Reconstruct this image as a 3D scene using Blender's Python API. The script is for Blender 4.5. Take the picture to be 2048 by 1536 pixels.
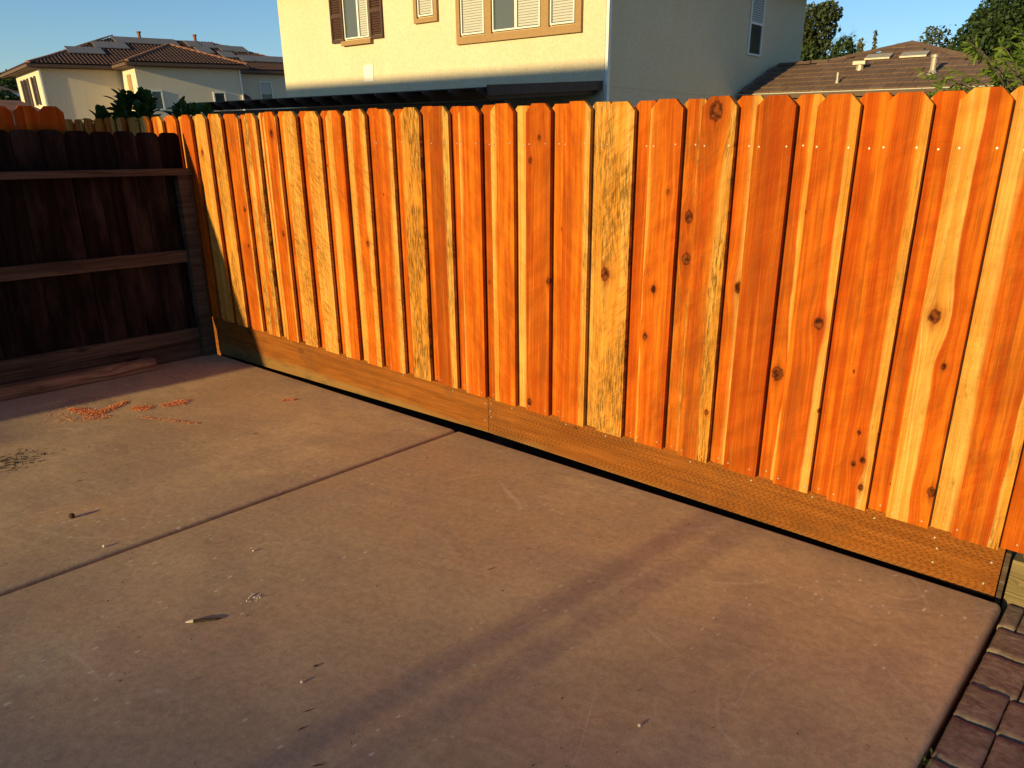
import bpy, math, random
import numpy as np
from mathutils import Vector, Matrix, noise as mnoise

for o in list(bpy.data.objects): bpy.data.objects.remove(o)
S = bpy.context.scene
COL = S.collection
random.seed(7); RNG = np.random.default_rng(7)

# ------------------------------------------------------------------ camera
cd = bpy.data.cameras.new('camera'); cam = bpy.data.objects.new('camera', cd); COL.objects.link(cam)
F, PITCH, ROLL, YAW = 1524.21, -0.3532, 0.0076, -0.7077
cd.sensor_fit = 'HORIZONTAL'; cd.sensor_width = 36.0; cd.lens = F / 2048 * 36.0
cd.shift_x = -73.03 / 2048; cd.shift_y = 78.64 / 2048
cd.clip_start = 0.05; cd.clip_end = 1500
fw = Vector((math.sin(YAW) * math.cos(PITCH), math.cos(YAW) * math.cos(PITCH), math.sin(PITCH)))
rt = Vector((math.cos(YAW), -math.sin(YAW), 0)); up = rt.cross(fw)
r2 = rt * math.cos(ROLL) + up * math.sin(ROLL); u2 = up * math.cos(ROLL) - rt * math.sin(ROLL)
m = Matrix((r2, u2, -fw)).transposed().to_4x4(); m.translation = (0.5605, -2.7935, 1.5047)
cam.matrix_world = m
S.camera = cam

# ------------------------------------------------------------------ sky and sun
SUN = Vector((0.082, 1.0, -0.20)).normalized()       # direction the light travels
ELEV = math.asin(-SUN.z)
w = bpy.data.worlds.new('World'); S.world = w; w.use_nodes = True
nt = w.node_tree; bg = nt.nodes['Background']
sk = nt.nodes.new('ShaderNodeTexSky'); sk.sky_type = 'NISHITA'; sk.sun_disc = False
sk.sun_elevation = ELEV; sk.sun_rotation = math.atan2(-SUN.x, -SUN.y)
sk.air_density = 1.0; sk.dust_density = 0.05; sk.ozone_density = 4.2; sk.altitude = 30
nt.links.new(sk.outputs[0], bg.inputs[0]); bg.inputs[1].default_value = 0.115
ld = bpy.data.lights.new('sun', 'SUN'); ld.energy = 4.5; ld.angle = math.radians(0.55); ld.color = (1.0, 0.79, 0.37)
sun = bpy.data.objects.new('sun', ld); COL.objects.link(sun)
sun.rotation_euler = SUN.to_track_quat('-Z', 'Y').to_euler(); sun.location = (0, -20, 12)
S.view_settings.view_transform = 'Standard'; S.view_settings.look = 'None'
S.view_settings.exposure = 0.52; S.view_settings.gamma = 1.0; S.view_settings.use_curve_mapping = False
S.render.engine = 'CYCLES'

# ------------------------------------------------------------------ node helper
class G:
    def __init__(s, name):
        s.mat = bpy.data.materials.new(name); s.mat.use_nodes = True
        s.t = s.mat.node_tree; s.b = s.t.nodes['Principled BSDF']; s.b.inputs['Specular IOR Level'].default_value = 0.25
    def n(s, ty, **kw):
        nd = s.t.nodes.new(ty)
        for k, v in kw.items(): setattr(nd, k, v)
        return nd
    def put(s, sock, v):
        if isinstance(v, bpy.types.NodeSocket): s.t.links.new(v, sock)
        elif isinstance(v, (tuple, list)):
            sock.default_value = tuple(v) + ((1.0,) if len(v) == 3 and len(sock.default_value) == 4 else ())
        else: sock.default_value = v
    def m(s, op, a, b=0.0, c=None, clamp=False):
        nd = s.n('ShaderNodeMath', operation=op, use_clamp=clamp)
        s.put(nd.inputs[0], a); s.put(nd.inputs[1], b)
        if c is not None: s.put(nd.inputs[2], c)
        return nd.outputs[0]
    def add(s, a, b): return s.m('ADD', a, b)
    def sub(s, a, b): return s.m('SUBTRACT', a, b)
    def mul(s, a, b): return s.m('MULTIPLY', a, b)
    def mx(s, a, b): return s.m('MAXIMUM', a, b)
    def step(s, v, lo, hi, a=0.0, b=1.0):
        nd = s.n('ShaderNodeMapRange', interpolation_type='SMOOTHSTEP')
        s.put(nd.inputs[0], v); s.put(nd.inputs[1], lo); s.put(nd.inputs[2], hi); s.put(nd.inputs[3], a); s.put(nd.inputs[4], b)
        return nd.outputs[0]
    def comb(s, x, y, z):
        nd = s.n('ShaderNodeCombineXYZ'); s.put(nd.inputs[0], x); s.put(nd.inputs[1], y); s.put(nd.inputs[2], z); return nd.outputs[0]
    def sep(s, v):
        nd = s.n('ShaderNodeSeparateXYZ'); s.put(nd.inputs[0], v); return nd.outputs
    def obj(s): return s.n('ShaderNodeTexCoord').outputs['Object']
    def rnd(s): return s.n('ShaderNodeObjectInfo').outputs['Random']
    def attr(s, name): return s.n('ShaderNodeAttribute', attribute_type='OBJECT', attribute_name=name).outputs['Vector']
    def noise(s, v, scale=1.0, detail=3.0, rough=0.5, dist=0.0):
        nd = s.n('ShaderNodeTexNoise'); s.put(nd.inputs['Vector'], v)
        nd.inputs['Scale'].default_value = scale; nd.inputs['Detail'].default_value = detail
        nd.inputs['Roughness'].default_value = rough; nd.inputs['Distortion'].default_value = dist
        return nd.outputs[0]
    def vor(s, v, scale=1.0, feature='F1', rand=1.0):
        nd = s.n('ShaderNodeTexVoronoi', feature=feature); s.put(nd.inputs['Vector'], v)
        nd.inputs['Scale'].default_value = scale; nd.inputs['Randomness'].default_value = rand; return nd.outputs
    def mix(s, f, a, b, mode='MIX'):
        nd = s.n('ShaderNodeMix', data_type='RGBA', blend_type=mode)
        s.put(nd.inputs[0], f); s.put(nd.inputs[6], a); s.put(nd.inputs[7], b); return nd.outputs[2]
    def mapv(s, v, sc, off=(0, 0, 0)):
        nd = s.n('ShaderNodeMapping'); s.put(nd.inputs[0], v); nd.inputs['Scale'].default_value = sc; nd.inputs['Location'].default_value = off
        return nd.outputs[0]
    def bump(s, h, dist=0.002, strength=0.5):
        nd = s.n('ShaderNodeBump'); s.put(nd.inputs['Height'], h); nd.inputs['Distance'].default_value = dist
        nd.inputs['Strength'].default_value = strength; s.t.links.new(nd.outputs[0], s.b.inputs['Normal'])
    def col(s, c, rough=0.8):
        s.put(s.b.inputs['Base Color'], c); s.put(s.b.inputs['Roughness'], rough); return s.mat

def plain(name, c, rough=0.7, var=0.12, sc=8.0, metal=0.0):
    g = G(name); v = g.noise(g.obj(), sc, 4.0, 0.6)
    f = g.step(v, 0.3, 0.7, 1 - var, 1 + var)
    mm = g.n('ShaderNodeMix', data_type='RGBA', blend_type='MULTIPLY'); mm.inputs[0].default_value = 1.0
    g.put(mm.inputs[6], c); g.t.links.new(g.comb(f, f, f), mm.inputs[7]); g.b.inputs['Metallic'].default_value = metal
    return g.col(mm.outputs[2], rough)

# ------------------------------------------------------------------ wood
def redwood(name):
    g = G(name)
    P = g.obj(); x, y, z = g.sep(P)
    A = g.sep(g.attr('wa')); B = g.sep(g.attr('wb'))
    sapL, sapR, tone = A[0], A[1], A[2]; fig, stain, seed = B[0], B[1], B[2]
    gx = x; knot_core = knot_ring = knot_halo = tail = None
    for i in range(1, 5):
        K = g.sep(g.attr('k%d' % i)); r = g.add(K[2], 1e-5)
        dx = g.sub(x, K[0]); dz = g.sub(z, K[1])
        wob = g.mul(g.sub(g.noise(g.mapv(P, (70, 70, 55)), 1.0, 3.0), 0.5), 1.0)
        nx = g.m('DIVIDE', dx, r); nz = g.mul(g.m('DIVIDE', dz, r), 0.8)
        d2 = g.add(g.mul(nx, nx), g.mul(nz, nz)); d = g.add(g.m('SQRT', d2), wob)
        # grain bends round the knot
        q = g.add(g.mul(g.mul(nx, nx), 0.12), g.mul(g.mul(nz, nz), 0.045))
        e = g.m('EXPONENT', g.mul(q, -1.0))
        gx = g.sub(gx, g.mul(g.mul(dx, e), 0.75))
        core = g.step(d, 0.95, 0.7); ring = g.mul(g.step(d, 0.66, 0.88), g.step(d, 1.16, 0.94)); halo = g.m('EXPONENT', g.mul(d2, -0.35))
        tl = g.mul(g.m('EXPONENT', g.mul(g.mul(nx, nx), -9.0)), g.m('EXPONENT', g.mul(g.m('ABSOLUTE', nz), -0.55)))
        if i == 1: knot_core, knot_ring, knot_halo, tail = core, ring, halo, tl
        else: knot_core, knot_ring, knot_halo, tail = g.mx(knot_core, core), g.mx(knot_ring, ring), g.mx(knot_halo, halo), g.mx(tail, tl)
    # slow sideways drift of the grain along the board
    drift = g.mul(g.sub(g.noise(g.comb(g.mul(seed, 7.3), 0.0, g.mul(z, 1.1)), 1.0, 1.0), 0.5), 0.030)
    gd = g.add(gx, drift)
    sv = g.mul(seed, 13.7)
    band = g.noise(g.comb(g.mul(gd, 26.0), sv, g.mul(z, 0.55)), 1.0, 3.0, 0.55)
    fine = g.noise(g.comb(g.mul(gd, 330.0), sv, g.mul(z, 4.0)), 1.0, 3.0, 0.6)
    ring = g.noise(g.comb(g.mul(gd, 95.0), sv, g.mul(z, 1.2)), 1.0, 2.0, 0.5, 0.4)
    blot = g.noise(g.comb(g.mul(x, 9.0), sv, g.mul(z, 3.2)), 1.0, 4.0, 0.6)
    hA = g.mix(g.step(band, 0.34, 0.66), (0.43, 0.066, 0.003), (0.62, 0.158, 0.008))
    hA = g.mix(g.step(tone, 0.0, 1.0), g.mix(0.66, hA, (0.22, 0.030, 0.003)), hA)
    hA = g.mix(g.step(tone, 1.0, 2.0, 0.0, 0.75), hA, (0.55, 0.165, 0.014))
    hA = g.mix(g.step(blot, 0.42, 0.68, 0.0, 0.62), hA, (0.32, 0.044, 0.003))
    hA = g.mix(g.step(ring, 0.48, 0.66, 0.0, 0.36), hA, (0.33, 0.042, 0.003))
    strk = g.noise(g.comb(g.mul(gd, 58.0), g.add(sv, 2.0), g.mul(z, 0.8)), 1.0, 3.0, 0.6)
    hA = g.mix(g.step(strk, 0.54, 0.72, 0.0, 0.40), hA, (0.66, 0.215, 0.018))
    hA = g.mix(g.step(strk, 0.42, 0.26, 0.0, 0.42), hA, (0.24, 0.033, 0.004))
    # sapwood from either edge
    xn = g.add(g.m('DIVIDE', g.add(gx, g.mul(drift, 0.9)), 0.145), 0.5)
    wv = g.mul(g.sub(g.noise(g.comb(sv, 3.1, g.mul(z, 0.9)), 1.0, 2.0), 0.5), 0.26)
    wv2 = g.mul(g.sub(g.noise(g.comb(g.mul(x, 20.0), sv, g.mul(z, 6.0)), 1.0, 3.0), 0.5), 0.10)
    wv = g.add(wv, wv2)
    onL = g.step(sapL, 0.0, 0.06); onR = g.step(sapR, 0.0, 0.06)
    soft = g.step(g.noise(g.comb(sv, 8.8, 0.0), 1.0, 0.0), 0.35, 0.65, 0.025, 0.12); soft2 = g.mul(soft, -1.0)
    mL = g.mul(g.step(g.sub(xn, g.add(sapL, g.mul(wv, onL))), soft, soft2), onL)
    mR = g.mul(g.step(g.sub(g.sub(1.0, xn), g.sub(sapR, wv)), soft, soft2), onR)
    sap = g.mx(mL, mR)
    sc = g.mix(g.step(band, 0.35, 0.65), (0.63, 0.345, 0.082), (0.60, 0.235, 0.028))
    sc = g.mix(g.step(ring, 0.47, 0.68, 0.0, 0.60), sc, (0.50, 0.160, 0.014))
    sc = g.mix(g.step(blot, 0.46, 0.70, 0.0, 0.45), sc, (0.52, 0.175, 0.016))
    tilt0 = g.mul(g.sub(g.m('FRACT', g.mul(seed, 3.77)), 0.5), 14.0)
    # curly figure: cross-grain ripples
    rp = g.noise(g.comb(g.mul(x, 15.0), sv, g.add(g.mul(z, 52.0), g.mul(x, g.mul(tilt0, 7.0)))), 1.0, 2.0, 0.5, 1.2)
    rpm = g.mul(g.mul(g.step(rp, 0.48, 0.64), g.step(blot, 0.30, 0.55)), fig)
    sc = g.mix(g.mul(rpm, 0.80), sc, (0.31, 0.110, 0.013))
    hA = g.mix(g.mul(g.mul(g.step(rp, 0.50, 0.66), fig), 0.35), hA, (0.60, 0.20, 0.03))
    c = g.mix(sap, hA, sc)
    # soft brown clouds in the heartwood
    cl = g.noise(g.comb(g.mul(gd, 16.0), g.add(sv, 6.0), g.mul(z, 1.5)), 1.0, 4.0, 0.6, 0.6); c = g.mix(g.mul(g.step(cl, 0.50, 0.70, 0.0, 0.55), g.sub(1.0, sap)), c, (0.26, 0.062, 0.008))
    # weather / mill stain, streaky
    st1 = g.noise(g.comb(g.mul(gd, 150.0), sv, g.mul(z, 14.0)), 1.0, 4.0, 0.7)
    st2 = g.noise(g.comb(g.mul(x, 7.0), g.add(sv, 4.0), g.mul(z, 2.3)), 1.0, 3.0, 0.6)
    sapb = g.add(0.45, g.mul(sap, 0.75)); stm = g.mul(g.mul(g.mul(g.step(st1, 0.40, 0.62), g.step(st2, 0.36, 0.56)), g.step(stain, -0.15, 0.85)), sapb)
    st3 = g.noise(g.comb(g.mul(x, 85.0), sv, g.mul(z, 30.0)), 1.0, 4.0, 0.7); stm = g.m('MINIMUM', g.add(stm, g.mul(g.mul(g.step(st3, 0.56, 0.70), sap), g.mul(g.step(st2, 0.40, 0.60), 0.45))), 1.0)
    c = g.mix(g.mul(stm, 0.92), c, (0.120, 0.058, 0.011))
    # chatoyance painted into the colour: faint bands of light and dark across the grain, and saw marks
    tilt = g.mul(g.sub(g.m('FRACT', g.mul(seed, 3.77)), 0.5), 14.0); ch = g.noise(g.comb(g.mul(x, 4.0), sv, g.add(g.mul(z, 8.0), g.mul(x, tilt))), 1.0, 4.0, 0.62, 1.0); cv = g.step(ch, 0.30, 0.70, 0.88, 1.10)
    c = g.mix(1.0, c, g.comb(cv, cv, cv), 'MULTIPLY')
    sm = g.noise(g.comb(g.mul(x, 3.0), sv, g.add(g.mul(z, 210.0), g.mul(x, g.mul(tilt, 9.0)))), 1.0, 2.0, 0.5); smv = g.step(sm, 0.35, 0.65, 0.975, 1.025)
    c = g.mix(1.0, c, g.comb(smv, smv, smv), 'MULTIPLY')
    # fine fibre lines
    fv = g.step(fine, 0.25, 0.75, 0.72, 1.16)
    c = g.mix(1.0, c, g.comb(fv, fv, fv), 'MULTIPLY')
    c = g.mix(g.mul(g.step(fine, 0.58, 0.72), 0.30), c, (0.20, 0.05, 0.010))
    # pin knots and pitch flecks
    vp = g.vor(g.add_v(g.mapv(P, (9.0, 0.0, 4.5)), g.comb(sv, 0.0, sv)), 1.0)
    pin = g.mul(g.step(vp[0], 0.055, 0.03), g.step(g.sep(vp[1])[0], 0.62, 0.66))
    c = g.mix(g.mul(pin, 0.85), c, (0.07, 0.016, 0.004))
    # knots
    c = g.mix(g.mul(knot_halo, 0.75), c, (0.26, 0.042, 0.004))
    c = g.mix(g.mul(tail, 0.80), c, (0.085, 0.018, 0.004))
    kin = g.mix(g.step(g.noise(P, 45.0, 1.0), 0.36, 0.66), (0.040, 0.008, 0.002), (0.19, 0.045, 0.008))
    c = g.mix(knot_core, c, kin); c = g.mix(g.mul(knot_ring, 0.70), c, (0.050, 0.011, 0.003))
    h = g.sub(g.add(g.mul(fine, 0.5), g.mul(ring, 0.6)), g.mul(knot_ring, 0.8))
    g.bump(h, 0.0012, 0.55)
    g.b.inputs['Specular IOR Level'].default_value = 0.06
    return g.col(c, 0.78)
G.add_v = lambda s, a, b: (lambda nd: (s.put(nd.inputs[0], a), s.put(nd.inputs[1], b), nd.outputs[0])[2])(s.n('ShaderNodeVectorMath', operation='ADD'))

def old_wood(name, c0, c1, c2, along='z', knots=True):
    g = G(name); P = g.obj(); x, y, z = g.sep(P); r = g.mul(g.rnd(), 40.0)
    a, b = (z, g.add(x, y)) if along == 'z' else (g.add(x, y), z)
    dr = g.mul(g.noise(g.comb(r, 0.0, g.mul(a, 1.2)), 1.0, 1.0), 0.10)
    vk = g.vor(g.add_v(g.comb(g.mul(b, 7.0), 0.0, g.mul(a, 2.2)), g.comb(r, 0.0, r)), 1.0)
    kn = g.mul(g.step(vk[0], 0.16, 0.05), g.step(g.sep(vk[1])[0], 0.66, 0.70)) if knots else 0.0
    bb = g.add(g.add(b, dr), g.mul(g.m('EXPONENT', g.mul(vk[0], -7.0)), 0.04))
    f = g.noise(g.comb(g.mul(bb, 190.0), r, g.mul(a, 3.0)), 1.0, 4.0, 0.65)
    bd = g.noise(g.comb(g.mul(bb, 30.0), r, g.mul(a, 0.9)), 1.0, 3.0, 0.6)
    pt = g.noise(g.comb(g.mul(b, 5.0), r, g.mul(a, 1.6)), 1.0, 4.0, 0.6)
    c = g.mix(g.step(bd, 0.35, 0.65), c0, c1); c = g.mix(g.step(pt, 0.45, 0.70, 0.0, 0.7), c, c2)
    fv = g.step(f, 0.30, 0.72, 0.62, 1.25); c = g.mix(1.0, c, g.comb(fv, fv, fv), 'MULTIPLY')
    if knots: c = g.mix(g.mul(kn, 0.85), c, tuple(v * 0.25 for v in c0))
    g.bump(g.add(f, g.mul(bd, 0.5)), 0.0025, 0.7)
    g.b.inputs['Specular IOR Level'].default_value = 0.05
    return g.col(c, 0.85)

def treated(name):
    # pressure-treated board with rows of incising slits
    g = G(name); P = g.obj(); x, y, z = g.sep(P)
    A = g.sep(g.attr('wa')); slit_amt = A[0]; wet = A[1]; seed = A[2]
    bend = g.mul(g.noise(g.comb(g.mul(x, 1.3), seed, g.mul(z, 3.0)), 1.0, 2.0), 0.025)
    zz = g.add(z, bend)
    f = g.noise(g.comb(g.mul(x, 5.0), seed, g.mul(zz, 230.0)), 1.0, 4.0, 0.6)
    bd = g.noise(g.comb(g.mul(x, 0.9), seed, g.mul(zz, 34.0)), 1.0, 3.0, 0.6)
    pt = g.noise(g.comb(g.mul(x, 2.6), seed, g.mul(z, 8.0)), 1.0, 4.0, 0.6)
    c = g.mix(g.step(bd, 0.36, 0.64), (0.205, 0.064, 0.011), (0.27, 0.086, 0.015))
    c = g.mix(g.step(pt, 0.45, 0.72, 0.0, 0.55), c, (0.150, 0.046, 0.008))
    row = g.m('FLOOR', g.m('DIVIDE', z, 0.0088)); fr = g.m('FRACT', g.m('DIVIDE', z, 0.0088))
    jit = g.mul(g.m('FRACT', g.mul(g.m('SINE', g.mul(row, 12.9898)), 437.5)), 1.0)
    ux = g.m('FRACT', g.add(g.add(g.m('DIVIDE', x, 0.027), g.mul(row, 0.5)), g.add(jit, g.mul(g.noise(g.comb(g.mul(x, 9.0), seed, g.mul(row, 7.0)), 1.0, 1.0), 0.9))))
    slit = g.mul(g.mul(g.step(ux, 0.42, 0.36), g.step(ux, 0.02, 0.06)), g.mul(g.step(fr, 0.46, 0.40), g.step(fr, 0.08, 0.14)))
    fade = g.step(g.noise(g.comb(g.mul(x, 3.0), seed, g.mul(z, 9.0)), 1.0, 2.0), 0.30, 0.52)
    slit = g.mul(g.mul(slit, slit_amt), fade)
    vk = g.vor(g.add_v(g.comb(g.mul(x, 3.2), 0.0, g.mul(z, 6.5)), g.comb(seed, 0.0, seed)), 1.0)
    kn = g.mul(g.step(vk[0], 0.12, 0.09), g.step(g.sep(vk[1])[0], 0.60, 0.63)); kr = g.mul(kn, g.step(vk[0], 0.05, 0.09))
    fv = g.step(f, 0.3, 0.72, 0.78, 1.15); c = g.mix(1.0, c, g.comb(fv, fv, fv), 'MULTIPLY')
    c = g.mix(g.mul(kn, 0.6), c, (0.15, 0.045, 0.012)); c = g.mix(g.mul(kr, 0.7), c, (0.06, 0.018, 0.006))
    dirt = g.noise(g.comb(g.mul(x, 1.7), seed, g.mul(z, 4.0)), 1.0, 5.0, 0.7, 0.8); c = g.mix(g.step(dirt, 0.50, 0.72, 0.0, 0.55), c, (0.115, 0.052, 0.018))
    # damp, pale mineral bloom creeping up from the bottom edge
    n2 = g.noise(g.comb(g.mul(x, 5.0), seed, g.mul(z, 14.0)), 1.0, 4.0, 0.6)
    bl = g.mul(g.step(g.sub(g.add(z, g.mul(g.sub(n2, 0.5), 0.10)), wet), 0.03, -0.03), 0.75)
    c = g.mix(bl, c, (0.24, 0.135, 0.045)); c = g.mix(g.mul(bl, g.step(n2, 0.52, 0.64)), c, (0.12, 0.085, 0.035))
    c = g.mix(g.mul(slit, 0.62), c, (0.045, 0.014, 0.005))
    g.bump(g.sub(g.mul(f, 0.4), g.mul(slit, 1.2)), 0.003, 0.7)
    g.b.inputs['Specular IOR Level'].default_value = 0.06
    return g.col(c, 0.82)

def concrete(name):
    g = G(name); P = g.obj(); x, y, z = g.sep(P)
    big = g.noise(P, 0.75, 4.0, 0.55, 0.6); mid = g.noise(P, 3.2, 5.0, 0.62, 0.5)
    sm = g.noise(P, 38.0, 4.0, 0.65); grit = g.noise(P, 170.0, 3.0, 0.7)
    c = g.mix(g.step(big, 0.36, 0.66), (0.40, 0.265, 0.140), (0.53, 0.365, 0.190))
    c = g.mix(g.step(mid, 0.42, 0.68, 0.0, 0.65), c, (0.36, 0.240, 0.145))
    md2 = g.noise(g.add_v(P, (9.0, 3.0, 0.0)), 8.0, 5.0, 0.65, 0.4); c = g.mix(g.step(md2, 0.50, 0.70, 0.0, 0.35), c, (0.33, 0.225, 0.140))
    # trowel sweeps: long soft arcs
    sw = g.noise(g.comb(g.mul(g.add(x, g.mul(y, 0.35)), 1.4), g.mul(g.sub(y, g.mul(x, 0.30)), 22.0), 0.0), 1.0, 4.0, 0.6, 0.3)
    c = g.mix(g.step(sw, 0.46, 0.70, 0.0, 0.14), c, (0.62, 0.455, 0.265))
    sw2 = g.noise(g.comb(g.mul(x, 24.0), g.mul(y, 1.3), 3.0), 1.0, 4.0, 0.6, 0.4)
    c = g.mix(g.step(sw2, 0.50, 0.72, 0.0, 0.12), c, (0.37, 0.245, 0.15))
    # damp-dark smears and dust tracks
    sm3 = g.noise(g.mapv(P, (1.1, 3.0, 1.0), (3.3, 0.4, 0.0)), 1.0, 6.0, 0.7, 1.5)
    c = g.mix(g.step(sm3, 0.56, 0.74, 0.0, 0.45), c, (0.25, 0.165, 0.105))
    # reddish saw-dust tint rubbed into the surface
    rd = g.noise(g.add_v(P, (4.3, 1.7, 0.0)), 1.15, 4.0, 0.6, 0.8)
    c = g.mix(g.step(rd, 0.50, 0.74, 0.0, 0.42), c, (0.53, 0.285, 0.140))
    # scratches
    for sc_, off, rot, th in ((1.1, 0.0, 0.5, 0.012), (1.7, 5.0, 2.1, 0.010), (0.8, 9.0, 1.2, 0.008)):
        mp = g.n('ShaderNodeMapping'); g.put(mp.inputs[0], P); mp.inputs['Rotation'].default_value = (0, 0, rot); mp.inputs['Location'].default_value = (off, off, 0)
        nn = g.noise(mp.outputs[0], sc_, 1.0, 0.3, 0.6)
        ln = g.step(g.m('ABSOLUTE', g.sub(nn, 0.5)), th * 0.5, 0.0)
        gate = g.step(g.noise(g.add_v(P, (off, 2.0, 1.0)), 2.3, 2.0), 0.55, 0.66)
        c = g.mix(g.mul(g.mul(ln, gate), 0.33), c, (0.62, 0.48, 0.34))
    # pale cement flecks, denser away from the fence
    vf = g.vor(g.mapv(P, (34.0, 20.0, 1.0)), 1.0); dens = g.step(g.noise(P, 1.4, 3.0), 0.42, 0.62)
    fl = g.mul(g.mul(g.step(vf[0], 0.24, 0.12), g.step(g.sep(vf[1])[0], 0.72, 0.76)), dens)
    c = g.mix(g.mul(fl, 0.80), c, (0.66, 0.54, 0.38))
    vd = g.vor(g.mapv(P, (22.0, 22.0, 1.0)), 1.0)
    dk = g.mul(g.step(vd[0], 0.10, 0.05), g.step(g.sep(vd[1])[1], 0.86, 0.88))
    c = g.mix(g.mul(dk, 0.6), c, (0.10, 0.07, 0.05))
    gv = g.step(g.add(g.mul(sm, 0.5), g.mul(grit, 0.5)), 0.32, 0.68, 0.80, 1.18)
    c = g.mix(1.0, c, g.comb(gv, gv, gv), 'MULTIPLY')
    g.bump(g.add(g.add(g.mul(sm, 0.7), g.mul(grit, 0.35)), g.mul(sw, 0.3)), 0.0018, 0.6)
    return g.col(c, g.step(mid, 0.3, 0.7, 0.62, 0.80))

def stucco(name, c, dirt=0.25):
    g = G(name); P = g.obj()
    n1 = g.noise(P, 0.7, 4.0, 0.6); n2 = g.noise(P, 22.0, 4.0, 0.65); n3 = g.noise(g.mapv(P, (3.0, 3.0, 0.5)), 1.0, 4.0, 0.6)
    k = g.mix(g.step(n1, 0.35, 0.68, 0.0, dirt), c, tuple(v * f for v, f in zip(c, (0.86, 0.80, 0.72))))
    k = g.mix(g.step(n3, 0.5, 0.75, 0.0, dirt), k, tuple(v * f for v, f in zip(c, (0.90, 0.84, 0.74))))
    v = g.step(n2, 0.3, 0.7, 0.92, 1.06); k = g.mix(1.0, k, g.comb(v, v, v), 'MULTIPLY')
    g.bump(n2, 0.02, 0.8)
    return g.col(k, 0.9)

def paver_mat(name):
    g = G(name); P = g.obj(); r = g.mul(g.rnd(), 30.0)
    V = g.add_v(P, g.comb(r, r, 0.0))
    n1 = g.noise(V, 7.0, 4.0, 0.6, 0.8); n2 = g.noise(V, 45.0, 5.0, 0.65); n3 = g.noise(g.mapv(V, (13.0, 19.0, 10.0)), 1.0, 5.0, 0.6, 0.5)
    c = g.mix(g.step(n1, 0.35, 0.65), (0.185, 0.128, 0.085), (0.275, 0.195, 0.128))
    c = g.mix(g.step(n3, 0.48, 0.72, 0.0, 0.7), c, (0.125, 0.082, 0.055))
    v = g.step(n2, 0.3, 0.7, 0.75, 1.2); c = g.mix(1.0, c, g.comb(v, v, v), 'MULTIPLY')
    g.bump(g.add(g.mul(n3, 1.0), g.mul(n2, 0.35)), 0.009, 0.6)
    return g.col(c, 0.85)

def tile_mat(name, c0, c1):
    g = G(name); P = g.obj(); r = g.rnd()
    n2 = g.noise(P, 30.0, 4.0, 0.6); n1 = g.noise(P, 2.0, 3.0)
    c = g.mix(r, c0, c1); c = g.mix(g.step(n1, 0.4, 0.7, 0.0, 0.5), c, tuple(v * 0.75 for v in c0))
    v = g.step(n2, 0.3, 0.7, 0.85, 1.12); c = g.mix(1.0, c, g.comb(v, v, v), 'MULTIPLY')
    g.bump(n2, 0.004, 0.5); return g.col(c, 0.85)

def leaf_mat(name, c0, c1, rough=0.55, transl=0.25):
    g = G(name); P = g.obj(); n1 = g.noise(P, 1.6, 3.0, 0.6); n2 = g.noise(P, 19.0, 1.0)
    c = g.mix(g.step(g.add(g.mul(n1, 0.6), g.mul(n2, 0.4)), 0.36, 0.64), c0, c1)
    g.col(c, rough)
    tr = g.n('ShaderNodeBsdfTranslucent'); g.put(tr.inputs[0], c); ms = g.n('ShaderNodeMixShader'); ms.inputs[0].default_value = transl
    out = g.t.nodes['Material Output']; g.t.links.new(g.b.outputs[0], ms.inputs[1]); g.t.links.new(tr.outputs[0], ms.inputs[2]); g.t.links.new(ms.outputs[0], out.inputs[0])
    return g.mat

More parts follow.
